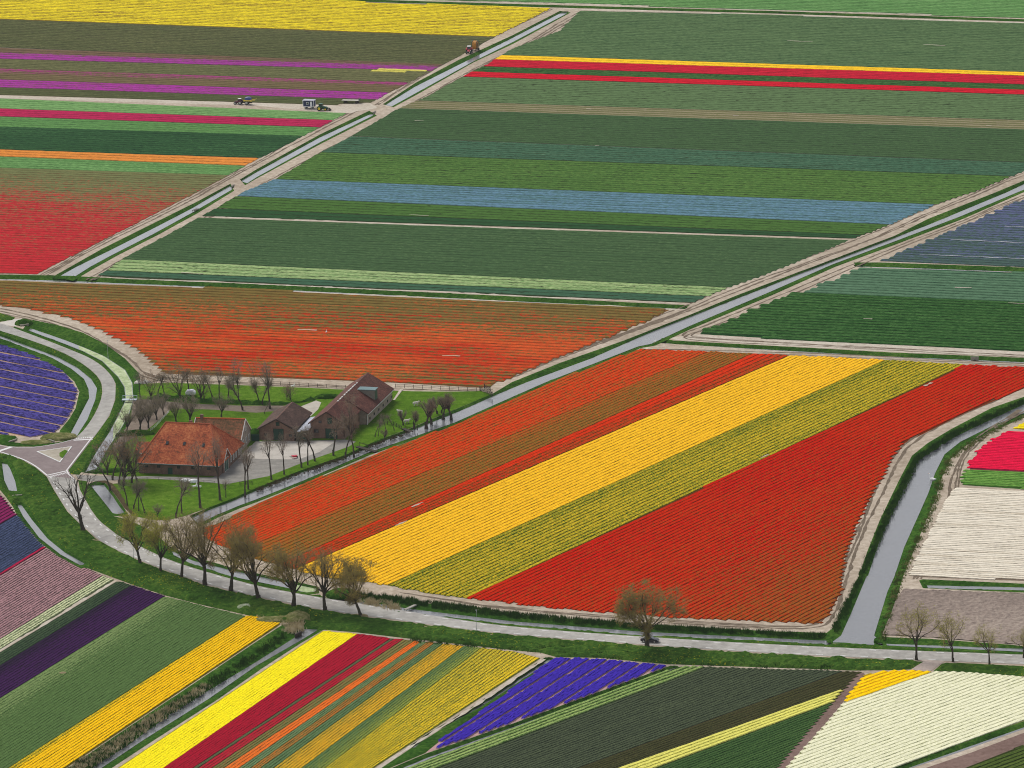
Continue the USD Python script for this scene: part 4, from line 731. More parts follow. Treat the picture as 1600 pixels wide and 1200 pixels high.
Hb('tulip_strip', 'pale green rows right of the bright blue hyacinths', ((660, 1192), (1062, 1040)), ((680, 1202), (1108, 1041)), lin(156, 176, 104), lin(96, 128, 64), lin(52, 70, 38), .5, h=.35, fur=.3)
Hb('crop_strip', 'wide dark slate green field at the bottom middle', ((680, 1203), (1108.5, 1041)), ((870, 1212), (1320, 1048)), lin(84, 94, 68), lin(62, 71, 54), lin(54, 62, 48), .42, cat='crop', h=.14, fur=.2, spacing=1.05)
Hb('crop_strip', 'dark brown green strip beside the slate green field', ((870, 1213), (1320.5, 1049)), ((960, 1203), (1310, 1080)), lin(84, 82, 48), lin(60, 62, 38), lin(66, 62, 40), .35, cat='crop', h=.12, spacing=1.0, streak=.5)
Hb('tulip_strip', 'pale yellow strip ending at the brown dirt track', ((960.5, 1203.5), (1310.5, 1080)), ((1018, 1203), (1296, 1100)), lin(226, 220, 110), lin(140, 146, 70), lin(70, 80, 40), .66, h=.36, fur=.22)
Hb('crop_strip', 'dark green field at the bottom beside the brown dirt track', ((1018.5, 1203.5), (1296.5, 1100)), ((1140, 1290), (1500, 1140)), lin(76, 104, 56), lin(52, 80, 42), lin(48, 74, 40), .45, cat='crop', h=.14, spacing=1.05, streak=.5)
trk = poly([(1338, 1052), (1350, 1051), (1352, 1056), (1330, 1080), (1312, 1104), (1290, 1130), (1222, 1206), (1160, 1278), (1145, 1278), (1206, 1204), (1280, 1120), (1308, 1090), (1325, 1068)])
top('dirt_track', flat(trk, .02), mottled('brown_dirt', [lin(104, 84, 76), lin(128, 106, 98), lin(146, 124, 114)], .8, .08), 'brown dirt track running down to the bottom edge at the right', 'track', kind='structure')
top('gravel_entrance', flat(drive_r, .055), mottled('entrance_gravel', [lin(160, 144, 134), lin(184, 170, 160), lin(200, 188, 178)], .9, .1), 'pale gravel field entrance off the main road at the right', 'path', kind='structure')
DW = ((1318, 1097), (1452, 1050))
W_ = [(1352, 1055), (1380, 1050), (1420, 1048), (1452, 1050), (1500, 1050), (1600, 1058), (1720, 1068), (1720, 1078), (1600, 1127), (1500, 1161), (1390, 1201), (1270, 1249), (1165, 1278), (1224, 1206), (1292, 1131), (1314, 1105), (1330, 1082)]
field('tulip_strip', 'golden yellow corner of tulips beside the white field', bandpoly(W_, ((1300, 1060), (1460, 1000)), ((1318, 1097), (1452, 1050))), DW, lin(252, 206, 8), lin(190, 160, 30), lin(100, 92, 24), .85, h=.42, fur=.2, seg=2)
field('tulip_field', 'large creamy white tulip field at the lower right', bandpoly(W_, ((1318, 1097.5), (1452, 1050.5)), ((1160, 1330), (1720, 1130))), DW, lin(236, 234, 200), lin(190, 194, 146), lin(132, 134, 88), .66, h=.26, fur=.15, seg=2, streak=.3, vary=.1, rag=.3, speck=1.8, grain=1.6)
field('crop_strip', 'olive green field in the bottom right corner', [(1720, 1128), (1600, 1166), (1510, 1200), (1420, 1236), (1300, 1290), (1720, 1290)], DW, lin(92, 108, 48), lin(66, 84, 36), lin(52, 62, 28), .45, cat='crop', h=.3)
top('dirt_track', flat(poly([(1720, 1098), (1600, 1145), (1520, 1175), (1438, 1203), (1280, 1264), (1300, 1285), (1420, 1234), (1508, 1200), (1600, 1164), (1720, 1124)]), .02), _mats['brown_dirt'], 'tan dirt track in the bottom right corner', 'track', kind='structure')
# ------------------------------------------------------------------ farm buildings
def tile_mat(name, cols, course=.34, dirt=None, ang=0.0):
    """roof tiles: courses and columns as fine relief, patchy weathering"""
    nd = {'g': ('texture_coordinate', {}), 'n1': ('noise_texture', {'scale': 1.9, 'detail': 3.0, 'roughness': .7}), 'n2': ('noise_texture', {'scale': .28, 'detail': 5.0, 'roughness': .65}),
          'sx': ('separate_xyz', {}), 'mz': ('math', {'math_type': 'multiply', 'value2': 1 / (course * .66)}), 'fz': ('math', {'math_type': 'fraction'}),
          'ad': ('math', {'math_type': 'multiply_add', 'value2': .55}), 'hf': ('math', {'math_type': 'multiply', 'value2': .45}),
          'r': ('rgb_ramp', {'ramp': [(.38, cols[0]), (.47, cols[1]), (.54, cols[2]), (.62, cols[3])]}), 'b': ('bump', {'strength': .6, 'distance': .06}),
          'p': ('principled_bsdf', {'roughness': .85, 'specular_ior_level': .15})}
    lk = [('g.object', 'n1.vector'), ('g.object', 'n2.vector'), ('g.object', 'sx.vector'), ('sx.z', 'mz.value1'), ('mz.value', 'fz.value1'), ('fz.value', 'b.height'), ('b.normal', 'p.normal'),
          ('n2.fac', 'hf.value1'), ('n1.fac', 'ad.value1'), ('hf.value', 'ad.value3'), ('ad.value', 'r.fac'), ('r.color', 'p.base_color')]
    return usdkit.material(stage, '/World/Looks/' + name, nd, lk, surface='p.BSDF')
def brick_mat(name, c1, c2, mortar):
    nd = {'g': ('texture_coordinate', {}), 'sx': ('separate_xyz', {}), 'ax': ('math', {'math_type': 'add'}), 'cv': ('combine_xyz', {}),
          'b': ('brick_texture', {'color1': c1, 'color2': c2, 'mortar': mortar, 'scale': 1.0, 'mortar_size': .012, 'brick_width': .22, 'row_height': .075}),
          'n': ('noise_texture', {'scale': .6, 'detail': 5.0, 'roughness': .65}), 'mr': ('map_range', {'from_min': .3, 'from_max': .7, 'to_min': .6, 'to_max': 1.2}), 'm': ('mix', {'mix_type': 'multiply', 'fac': 1.0}),
          'p': ('principled_bsdf', {'roughness': .9, 'specular_ior_level': .1})}
    lk = [('g.object', 'sx.vector'), ('sx.x', 'ax.value1'), ('sx.y', 'ax.value2'), ('ax.value', 'cv.x'), ('sx.z', 'cv.y'), ('cv.vector', 'b.vector'), ('g.object', 'n.vector'), ('n.fac', 'mr.value'),
          ('b.color', 'm.color1'), ('mr.result', 'm.color2'), ('m.color', 'p.base_color')]
    return usdkit.material(stage, '/World/Looks/' + name, nd, lk, surface='p.BSDF')
RED_TILE = tile_mat('red_roof_tiles', [lin(108, 66, 44), lin(160, 80, 52), lin(178, 98, 62), lin(196, 124, 80)])
OLD_TILE = tile_mat('mossy_roof_tiles', [lin(80, 68, 46), lin(108, 84, 58), lin(132, 90, 64), lin(166, 98, 70)])
BROWN_TILE = tile_mat('brown_roof_tiles', [lin(66, 42, 37), lin(84, 52, 45), lin(98, 61, 52), lin(112, 76, 64)])
BROWN2_TILE = tile_mat('dark_brown_roof_tiles', [lin(58, 45, 40), lin(74, 57, 50), lin(86, 66, 57), lin(102, 80, 70)])
BRICK = brick_mat('dark_brick', lin(106, 78, 64), lin(88, 66, 56), lin(120, 108, 96))
BRICK2 = brick_mat('brown_brick', lin(118, 86, 72), lin(100, 76, 64), lin(126, 112, 100))
GREYBRICK = brick_mat('grey_brick', lin(146, 132, 118), lin(126, 114, 102), lin(150, 142, 130))
GREENP = paint('dark_green_paint', (.012, .05, .032), .5, .3, .3, 2.0)
WHITEP = paint('white_trim_paint', (.70, .70, .66), .6, .2, .2, 2.0)
GLASS = paint('dark_window_glass', (.02, .025, .03), .08, .6, .2, 1.0)
GUTTER = paint('zinc_gutter', (.30, .33, .34), .45, .4, .25, 2.0, metallic=.3)
DARKW = paint('dark_timber', (.045, .036, .028), .8, .2, .35, 2.0)
GREYW = paint('grey_weathered_timber', (.16, .145, .125), .85, .15, .35, 2.0)

def unit(a): return np.array([math.cos(a), math.sin(a), 0.0])
def wall(mb, a, b, z0, z1, t=.25):
    """an upright wall slab from a to b (2D), its outer side on the right hand of a->b"""
    a, b = np.array(a, float), np.array(b, float); d = (b - a) / np.linalg.norm(b - a); n = np.array([d[1], -d[0]])
    p = [[*a, z0], [*b, z0], [*b, z1], [*a, z1]]; mb.slab(p, t); return mb
def opening(parent, a, b, s, w, z0, z1, frame, pane, name='window', cross=True, proud=.05):
    """a window or door set on the wall a->b at distance s: a frame, a pane or leaf in it, a sill"""
    a, b = np.array(a, float), np.array(b, float); d = (b - a) / np.linalg.norm(b - a); n = np.array([d[1], -d[0]])
    def P(u, v, z): q = a + d * u + n * v; return [q[0], q[1], z]
    fr = MB(); f = .09
    def bar(u0, u1, za, zb, v0=.004, v1=proud): fr.hull([P(u, v, z) for u in (u0, u1) for v in (v0, v1) for z in (za, zb)])
    bar(s, s + f, z0, z1); bar(s + w - f, s + w, z0, z1); bar(s + f, s + w - f, z1 - f, z1); bar(s + f, s + w - f, z0, z0 + f)
    if cross: bar(s + w / 2 - .03, s + w / 2 + .03, z0 + f, z1 - f)
    fp = part(parent, name, fr.arr(), frame)
    pn = MB().hull([P(u, v, z) for u in (s + f, s + w - f) for v in (.004, .018) for z in (z0 + f, z1 - f)])
    part(fp, 'pane' if name == 'window' else 'leaf', pn.arr(), pane)
    return fp
FA = math.radians(-13.0)                      # the farm's axes: along the fronts, and away from the viewer
# farmhouse: nearly square, with a tall hipped tile roof
FH = math.radians(-15.1)
O = G(217.1, 739.45); W, D, EH, RH = 22.4, 20.4, 3.32, 11.45
house = thing('farmhouse', 'large farmhouse with tall orange red hipped tile roof and dark brick walls', 'farmhouse', (O[0], O[1], 0), FH)
w = MB(); c = [(0, 0), (W, 0), (W, D), (0, D)]
for i in range(4): wall(w, c[i], c[(i + 1) % 4], -.1, EH)
part(house, 'wall', w.arr(), BRICK)
ov = .55; e = EH - .25
q = [np.array(v) for v in ((-ov, -ov, e), (W + ov, -ov, e), (W + ov, D + ov, e), (-ov, D + ov, e))]
r0, r1 = np.array([4.75, D * .5, RH]), np.array([17.3, D * .5, RH])
rf = MB(); rf.slab([q[0], q[1], r1, r0], .22); rf.slab([q[1], q[2], r1], .22); rf.slab([q[2], q[3], r0, r1], .22); rf.slab([q[3], q[0], r0], .22)
roof = part(house, 'roof', rf.arr(), RED_TILE)
cap = MB()
for a, b in ((r0, r1), (q[0], r0), (q[1], r1), (q[2], r1), (q[3], r0)): cap.tube(a + [0, 0, .04], b + [0, 0, .04], .16, n=6)
part(roof, 'ridge_tiles', cap.arr(), paint('ridge_tile_clay', lin(170, 92, 66), .85, .15, .3, 2.0))
gt = MB().box(-ov - .1, W + ov + .1, -ov - .16, -ov - .02, e - .12, e + .02); part(house, 'gutter', gt.arr(), GUTTER)
fb = MB().box(-ov, W + ov, -ov - .018, -ov + .03, e - .34, e - .13); part(house, 'fascia', fb.arr(), GREENP)
sl = (RH - e) / (D * .5 + ov)
for u, v in ((6.4, 4.4), (11.2, 4.4), (16.6, 4.2)):      # roof lights in the front slope
    z = e + (v + ov) * sl; t = np.array([0, 1, sl]) / math.hypot(1, sl); n = np.array([0, -sl, 1]) / math.hypot(1, sl); o = np.array([u, v, z])
    f = part(roof, 'roof_light', MB().prism([o, o + [.75, 0, 0], o + np.array([.75, 0, 0]) + t * 1.1, o + t * 1.1], n * .12).arr(), DARKW)
    i = o + n * .124 + t * .12 + np.array([.1, 0, 0]); part(f, 'pane', MB().prism([i, i + [.55, 0, 0], i + np.array([.55, 0, 0]) + t * .86, i + t * .86], n * .012).arr(), GLASS)
for s in (1.8, 5.2, 10.8, 14.8, 19.2, 21.4): opening(house, c[0], c[1], s, .95, 1.75, 2.5, DARKW, GLASS)
opening(house, c[0], c[1], 8.2, 1.3, .0, 1.9, GREENP, GREENP, 'door', False)
# carriage gable on the right side, near the front
gy0, gy1, gz = 3.0, 8.6, 6.1
gw = MB(); gx = W + .35
gw.slab([(gx, gy0, 0), (gx, gy1, 0), (gx, gy1, 3.3), (gx, (gy0 + gy1) / 2, gz - .15), (gx, gy0, 3.3)], .3); part(house, 'gable', gw.arr(), BRICK2)
gr = MB(); m = (gy0 + gy1) / 2; xb = W - 3.6
gr.slab([(gx + .4, gy0 - .4, 3.05), (gx + .4, m, gz), (xb, m, gz), (xb + 2.6, gy0 - .4, 3.05)][::-1], .16); gr.slab([(gx + .4, m, gz), (gx + .4, gy1 + .4, 3.05), (xb + 2.6, gy1 + .4, 3.05), (xb, m, gz)][::-1], .16)
part(house, 'gable_roof', gr.arr(), RED_TILE)
vb = MB(); vb.tube((gx + .42, gy0 - .4, 3.08), (gx + .42, m, gz + .05), .1); vb.tube((gx + .42, m, gz + .05), (gx + .42, gy1 + .4, 3.08), .1); part(house, 'verge_board', vb.arr(), WHITEP)
opening(house, (gx, gy0), (gx, gy1), 1.2, 3.2, 0, 3.6, WHITEP, GREENP, 'barn_door', True)
for s in (10.4, 12.6, 14.8, 17.2): opening(house, c[1], c[2], s, 1.0, .9, 2.5, WHITEP, GLASS)
opening(house, c[1], c[2], 19.0, 1.1, 0, 2.2, WHITEP, GREENP, 'door', False)
ch = MB().obox(W * .5 - .4, W * .5 + .4, D * .5 + 1.6, D * .5 + 2.3, RH - 2.2, RH + .2); part(house, 'chimney', ch.arr(), BRICK2)
# rear wing: a lower gabled house behind the right half
O2 = G(384.5, 689)
W2, D2, E2, R2h = 13.5, 9.85, 3.5, 7.7
ex, ey = unit(FH), unit(FH + math.pi / 2); FW = math.radians(-12.3)
o2 = G(302.35, 703.15)
wing = thing('farmhouse_wing', 'lower rear wing with mossy brown red tile roof behind the tall farmhouse', 'house', (o2[0], o2[1], 0), FW)
c = [(0, 0), (W2, 0), (W2, D2), (0, D2)]; w = MB(); wall(w, c[0], c[1], -.1, E2); wall(w, c[2], c[3], -.1, E2)
for x, s in ((0, 1), (W2, -1)):
    g = [(x, 0, -.1), (x, D2, -.1), (x, D2, E2), (x, D2 / 2, R2h - .1), (x, 0, E2)]; w.slab(g if s < 0 else g[::-1], .3)
part(wing, 'wall', w.arr(), GREYBRICK)
rf = MB(); m = D2 / 2
rf.slab([(-.3, -.4, E2 - .2), (W2 + .1, -.4, E2 - .2), (W2 + .1, m, R2h), (-.3, m, R2h)], .2); rf.slab([(-.3, m, R2h), (W2 + .1, m, R2h), (W2 + .1, D2 + .4, E2 - .2), (-.3, D2 + .4, E2 - .2)], .2)
rf_ = part(wing, 'roof', rf.arr(), OLD_TILE)
part(rf_, 'ridge_tiles', MB().tube((-.3, m, R2h + .04), (W2 + .1, m, R2h + .04), .17).arr(), paint('orange_ridge_tile', lin(196, 110, 64), .85, .15, .3, 2.0))
vb = MB()
for x in (-.36, W2 + .16): vb.tube((x, -.45, E2 - .2), (x, m, R2h + .02), .11); vb.tube((x, m, R2h + .02), (x, D2 + .45, E2 - .2), .11)
part(wing, 'verge_board', vb.arr(), WHITEP)
for s in (1.6, 4.6, 7.4): opening(wing, c[1], c[2], s, 1.1, .9, 2.6, WHITEP, GLASS)
opening(wing, c[1], c[2], 4.7, .9, 4.4, 5.7, WHITEP, GREENP)
part(wing, 'chimney', MB().obox(1.0, 1.8, m - .4, m + .4, R2h - .5, R2h + 1.0).arr(), BRICK2)
# small lean-to at the left end
o3 = O + ey * (D * .56) - ex * 4.6
lean = thing('lean_to', 'small low tiled lean-to at the left end of the farmhouse', 'shed', (o3[0], o3[1], 0), FH)
c = [(0, 0), (5.2, 0), (5.2, 5.6), (0, 5.6)]; w = MB()
for i in range(4): wall(w, c[i], c[(i + 1) % 4], -.1, 2.5)
part(lean, 'wall', w.arr(), BRICK); rf = MB(); rf.slab([(-.4, -.4, 2.3), (5.9, -.4, 2.3), (6.6, 2.8, 4.6), (-.4, 2.8, 4.6)], .18); rf.slab([(-.4, 2.8, 4.6), (6.6, 2.8, 4.6), (5.9, 6.0, 2.3), (-.4, 6.0, 2.3)], .18)
part(lean, 'roof', rf.arr(), RED_TILE); part(lean, 'gutter', MB().box(-.5, 5.9, -.55, -.41, 2.16, 2.32).arr(), WHITEP); opening(lean, c[0], c[1], 1.4, 1.1, .9, 2.1, WHITEP, GLASS)

# small barn
ob = G(405.3, 687.75); WB, DB, EB, RB = 10.0, 17.0, 3.3, 6.0
barn1 = thing('small_barn', 'smaller of the two brown roofed barns, with a dark green door in its gable', 'barn', (ob[0], ob[1], 0), FA)
def gable_barn(t, W, D, E, R, wallm, roofm, verge=WHITEP, off=0.0):
    c = [(0, 0), (W, 0), (W, D), (0, D)]; w = MB(); wall(w, c[1], c[2], -.1, E); wall(w, c[3], c[0], -.1, E)
    for y, s in ((0, 1), (D, -1)):
        g = [(0, y, -.1), (W, y, -.1), (W, y, E), (W / 2, y, R - .1), (0, y, E)]; w.slab(g if s > 0 else g[::-1], .3)
    part(t, 'wall', w.arr(), wallm); k = (R - E) / (W / 2); rf = MB()
    rf.slab([(-.5, -.25, E - .5 * k), (W / 2, -.25, R), (W / 2, D + .25, R), (-.5, D + .25, E - .5 * k)][::-1], .2); rf.slab([(W / 2, -.25, R), (W + .5, -.25, E - .5 * k), (W + .5, D + .25, E - .5 * k), (W / 2, D + .25, R)][::-1], .2)
    r = part(t, 'roof', rf.arr(), roofm); part(r, 'ridge_tiles', MB().tube((W / 2, -.25, R + .04), (W / 2, D + .25, R + .04), .17).arr(), paint('brown_ridge_tile', lin(126, 92, 80), .85, .15, .3, 2.0))
    vb = MB(); vb.tube((-.5, -.3, E - .5 * k), (W / 2, -.3, R + .02), .10); vb.tube((W / 2, -.3, R + .02), (W + .5, -.3, E - .5 * k), .10); part(t, 'verge_board', vb.arr(), verge); return r
gable_barn(barn1, WB, DB, EB, RB, BRICK2, BROWN2_TILE, DARKW)
opening(barn1, (0, 0), (WB, 0), 4.0, 3.0, 0, 3.4, DARKW, GREENP, 'barn_door', True); opening(barn1, (0, 0), (WB, 0), 1.4, .9, 1.2, 2.0, DARKW, GLASS); opening(barn1, (0, 0), (WB, 0), 8.4, .9, 1.2, 2.0, DARKW, GLASS); opening(barn1, (0, 0), (WB, 0), 4.9, 1.0, 4.2, 5.3, DARKW, GREENP, 'hatch', False)
# low green gate between farmhouse and barn
og = G(393, 690); gt_ = thing('yard_gate', 'dark green board gate between the farmhouse and the small barn', 'gate', (og[0], og[1], 0), FA)
for k in range(9): part(gt_, 'board', MB().box(k * .25, k * .25 + .235, 0, .05, .08, 2.1).arr(), GREENP)
part(gt_, 'rail', MB().box(0, 2.24, .052, .12, .5, .62).box(0, 2.24, .052, .12, 1.6, 1.72).arr(), GREENP)
# link shed with a shiny sheet metal roof
ol = G(463, 690)
link = thing('link_shed', 'narrow shed with shiny sheet metal roof between the two barns', 'shed', (ol[0], ol[1], 0), FA)
part(link, 'wall', MB().box(0, .12, 0, 14, -.1, 2.6).box(3.2, 3.32, 0, 14, -.1, 3.3).arr(), BRICK2)
part(link, 'barn_door', MB().box(.12, 3.2, .06, .14, 0, 2.75).arr(), GREENP)
metal = paint('shiny_sheet_metal', (.60, .64, .72), .30, .5, .35, .9, metallic=.65)
for k in range(7):
    y0 = -.3 + k * 2.1
    pts = MB()
    for j in range(11):
        x0 = -.2 + j * .34; z = 2.72 + .18 * (x0 + .2)
        pts.prism([(x0, y0, z), (x0 + .17, y0, z + .055 + .03), (x0 + .34, y0, z + .06), (x0 + .34, y0, z + .03), (x0, y0, z - .03)], (0, 2.07, 0))
    part(link, 'roof_sheet', pts.arr(), metal)

# large barn: narrow gabled front, wide rear part on the right with a dormer
FB2 = math.radians(-15.1)
oc = G(485.75, 684.7); WF, DF_, DT, EC, RC = 9.6, 14.7, 40.0, 4.4, 7.57
barn2 = thing('large_barn', 'long brown roofed barn with a wide lit brick side wall and a grey dormer', 'barn', (oc[0], oc[1], 0), FB2)
r = gable_barn(barn2, WF, DF_, EC, RC, BRICK2, BROWN_TILE, DARKW)
opening(barn2, (0, 0), (WF, 0), 4.2, 3.4, 0, 3.0, DARKW, GREENP, 'barn_door', True); opening(barn2, (0, 0), (WF, 0), 1.0, 1.3, 1.6, 2.6, DARKW, GLASS); opening(barn2, (0, 0), (WF, 0), 4.9, 1.4, 4.2, 6.0, DARKW, GREENP, 'hatch', False); opening(barn2, (0, 0), (WF, 0), 2.4, .9, 4.4, 5.1, DARKW, GLASS)
XR = 11.75; ER = 3.45
w = MB(); wall(w, (XR, DF_), (XR, DT), -.1, ER); wall(w, (0, DT), (0, DF_), -.1, EC)
for y, s in ((DF_, 1), (DT, -1)):
    g = [(0, y, -.1), (XR, y, -.1), (XR, y, ER), (WF / 2, y, RC - .12), (0, y, EC)]; w.slab(g if s > 0 else g[::-1], .3)
part(barn2, 'side_wall', w.arr(), GREYBRICK, 'lighter grey brick side wall')
k = (RC - ER) / (XR - WF / 2); rf = MB(); xo = XR + .45
rf.slab([(WF / 2, DF_ - .25, RC + .03), (xo, DF_ - .25, ER - .45 * k), (xo, DT + .3, ER - .45 * k), (WF / 2, DT + .3, RC + .03)][::-1], .2)
kl = (RC - EC) / (WF / 2); rf.slab([(-.5, DF_ - .25 + .5, EC - .5 * kl), (WF / 2, DF_ + .25, RC + .03), (WF / 2, DT + .3, RC + .03), (-.5, DT + .3, EC - .5 * kl)][::-1], .2)
rr_ = part(barn2, 'rear_roof', rf.arr(), BROWN_TILE)
rng = np.random.default_rng(5); y = 3.0
while y < DT - 1:
    L = rng.uniform(.9, 1.8)
    if 10 < y < 29: part(rr_, 'ridge_cap', MB().tube((WF / 2, y, RC + .1), (WF / 2, y + L, RC + .1), .2, n=8).arr(), WHITEP)
    y += L + rng.uniform(.3, .9)
part(rr_, 'ridge_tiles', MB().tube((WF / 2, DF_, RC + .03), (WF / 2, DT + .3, RC + .03), .15).arr(), _mats['brown_ridge_tile'])
part(rr_, 'skylight_strip', MB().slab([(1.6, DT - 12, EC + 1.6 * kl + .06), (3.6, DT - 12, EC + 3.6 * kl + .06), (3.6, DT, EC + 3.6 * kl + .06), (1.6, DT, EC + 1.6 * kl + .06)][::-1], .04).arr(), paint('pale_corrugated_light', (.62, .64, .66), .4, .4, .2, 1.5))
part(barn2, 'gutter', MB().box(xo - .02, xo + .13, DF_ - .3, DT + .3, ER - .45 * k - .14, ER - .45 * k + .02).arr(), WHITEP)
part(barn2, 'downpipe', MB().tube((XR + .12, DF_ - .1, 0), (XR + .12, DF_ - .1, ER - .3), .09).arr(), WHITEP)
for j in range(12):
    y = DF_ + 1.2 + j * 2.05
    part(barn2, 'eave_bracket', MB().prism([(XR, y, ER - .75), (XR + .4, y, ER - .38), (XR + .4, y, ER - .28), (XR, y, ER - .1)], (0, .22, 0)).arr(), WHITEP)
for j in range(6): opening(barn2, (XR, DF_), (XR, DT), 2.2 + j * 4.4, 1.0, .9, 1.6, DARKW, GLASS)
# dormer in the right slope
dx0, dx1, dy0, dy1 = XR - 5.4, XR - .7, DF_ + 10.6, DF_ + 13.2
zt = RC - (dx0 - WF / 2) * k + .3; sec = [(dx0, RC - (dx0 - WF / 2) * k), (dx1, RC - (dx1 - WF / 2) * k), (dx1, zt), (dx0, zt)]
d_ = MB().prism([(x, dy0, z) for x, z in sec], (0, dy1 - dy0, 0)); dorm = part(barn2, 'dormer', d_.arr(), paint('grey_dormer_boards', lin(120, 118, 108), .8, .2, .2, 1.5))
part(dorm, 'dormer_roof', MB().box(dx0 - .3, dx1 + .25, dy0 - .22, dy1 + .22, zt + .003, zt + .16).arr(), paint('teal_trim', lin(94, 122, 124), .5, .3, .2, 2.0))
part(dorm, 'dormer_door', MB().box(dx1 + .004, dx1 + .06, dy0 + .2, dy1 - .2, RC - (dx1 - WF / 2) * k + .1, zt - .08).arr(), GREENP)
# white slab at the far end of the large barn
top('concrete_slab', flat(poly([(614, 626), (625, 609), (630, 609), (617, 626)]).difference(ALL_DITCH), .19), PALE, 'white concrete strip at the far end of the large barn', 'pavement', kind='structure')

# ------------------------------------------------------------------ fences, gates, footbridges, posts
def fence(label, pxs, post=2.6, h=1.1, rails=(.45, .95), mat=DARKW, t=.07, name='fence', group=None):
    gp = GP(pxs); ln = LineString(gp); o = gp[0]; n = max(2, int(ln.length / post) + 1)
    f = thing(name, label, 'fence', (o[0], o[1], 0), 0, group)
    P = [np.array(ln.interpolate(s, normalized=True).coords[0]) - o for s in np.linspace(0, 1, n)]
    for p in P: part(f, 'post', MB().obox(p[0] - t, p[0] + t, p[1] - t, p[1] + t, -.1, h, .015).arr(), mat)
    for z in rails:
        for a, b in zip(P[:-1], P[1:]):
            d = (b - a) / np.linalg.norm(b - a)
            part(f, 'rail', MB().tube([*(a + d * t * 1.1), z], [*(b - d * t * 1.1), z], .042, n=5).arr(), mat)
    return f
fence('long post and rail fence along the rear lawn from the barn to the field gate', [(618, 605.5), (660, 607.5), (700, 609.5), (745, 611.5)])
fence('post and rail fence behind the lawn between the tree row and the large barn', [(424, 601), (470, 603.5), (510, 606), (540, 607.5)])
fence('low wire fence along the drive before the farmhouse', [(212, 750), (250, 751.5), (300, 754), (336, 757)], 3.2, 1.0, (.5, .9), GREYW, .05)
fence('dark wooden pen fence to the right of the large barn', [(593, 661), (601, 664), (615, 665), (628, 672)], 1.6, 1.2, (.35, .7, 1.05))
fence('white garden fence between the orchard and the lawn', [(264, 645), (254, 656), (243, 668), (235, 674)], 1.5, .8, (.3, .65), WHITEP, .05)
fence('small dark hurdle on the lawn edge before the farmyard', [(375, 758), (394, 757)], 1.4, 1.0, (.5, .9))
def gate(label, pa, pb, h=1.15, mat=DARKW):
    a, b = G(*pa), G(*pb); L = np.linalg.norm(b - a); t = thing('field_gate', label, 'gate', (a[0], a[1], 0), math.atan2(b[1] - a[1], b[0] - a[0]))
    for x in (0, L): part(t, 'post', MB().obox(x - .1, x + .1, -.1, .1, -.1, h + .2, .02).arr(), mat)
    for i in range(5): z = .2 + i * (h - .25) / 4; part(t, 'bar', MB().box(.11, L - .11, -.025, .025, z - .05, z + .05).arr(), mat)
    part(t, 'brace', MB().tube((.15, .06, .25), (L - .15, .06, h - .05), .04, n=5).arr(), mat)
gate('dark wooden gate by the long ditch at the corner of the rear lawn', (750, 611), (769, 619)); gate('dark wooden gate in the fence right of the large barn', (757, 607), (766, 611))
def footbridge(label, pa, pb, w=1.2, mat=DARKW, rail=True, z=.25):
    a, b = G(*pa), G(*pb); L = np.linalg.norm(b - a); t = thing('footbridge', label, 'footbridge', (a[0], a[1], 0), math.atan2(b[1] - a[1], b[0] - a[0]))
    n = max(4, int(L / .4)); st = L / n
    for i in range(n): part(t, 'plank', MB().box(i * st + .01, (i + 1) * st - .01, -w / 2, w / 2, z, z + .06).arr(), mat)
    for s in (-1, 1): part(t, 'beam', MB().box(0, L, s * w / 3 - .06, s * w / 3 + .06, z - .2, z - .003).arr(), mat)
    for x in (.15, L - .15):
        for s in (-1, 1): part(t, 'pile', MB().tube((x, s * (w / 2 - .1), -.9), (x, s * (w / 2 - .1), z - .004), .07).arr(), mat)
    if rail:
        for x in (.1, L / 2, L - .1): part(t, 'rail_post', MB().box(x - .04, x + .04, w / 2 + .003, w / 2 + .08, z, z + 1.0).arr(), mat)
        part(t, 'handrail', MB().box(0, L, w / 2 + .083, w / 2 + .13, z + .85, z + 1.0).arr(), mat)
footbridge('dark plank footbridge over the ditch below the two tall barnyard trees', (558, 699), (588, 707), 1.3)
footbridge('pale blue white footbridge over the duckweed ditch behind the orchard', (191, 625.5), (214, 625.5), 1.4, paint('pale_blue_white_paint', lin(196, 206, 216), .6, .2, .2, 2.0))
footbridge('dark plank bridge over the ditch near the pen by the willows', (630, 671), (643, 676), 1.2, DARKW, False)
footbridge('broken grey plank jetty over the roadside ditch below the yellow strip', (633, 953), (650, 945), .8, paint('pale_driftwood', lin(168, 164, 154), .85, .15, .3, 2.0), False, .1)
footbridge('small plank dam across the ditch beside the ochre field corner', (302, 330), (309, 327), 1.0, GREYW, False)
def pole(label, px, h, lamp=False, r=.06, mat=None):
    a = G(*px); t = thing('lamp_post' if lamp else 'marker_pole', label, 'lamp post' if lamp else 'pole', a)
    mat = mat or paint('galvanised_steel', (.34, .36, .37), .5, .4, .2, 2.0, metallic=.4)
    part(t, 'pole', MB().tube((0, 0, -.1), (0, 0, h), r, r * .65, 8).arr(), mat)
    part(t, 'base_sleeve', MB().tube((0, 0, 0), (0, 0, .7), r * 1.7, r * 1.7, 8).arr(), mat)
    if lamp: part(t, 'arm', MB().tube((0, 0, h - .04), (.05, .8, h + .1), r * .6, r * .5, 6).arr(), mat); part(t, 'lamp_head', MB().hull([(-.12, .75, h + .06), (.14, .75, h + .06), (-.1, 1.35, h + .1), (.12, 1.35, h + .1), (-.08, .8, h + .2), (.1, .8, h + .2), (.0, 1.3, h + .19)]).arr(), mat)
pole('slim lamp post at the near edge of the main road below the red tulips', (745, 985), 4.6, True)
pole('slim lamp post beside the duckweed ditch on the side lane', (169, 560), 5.0, True)
pole('slim lamp post where the main road curves past the budding trees', (209, 873), 4.4, True)
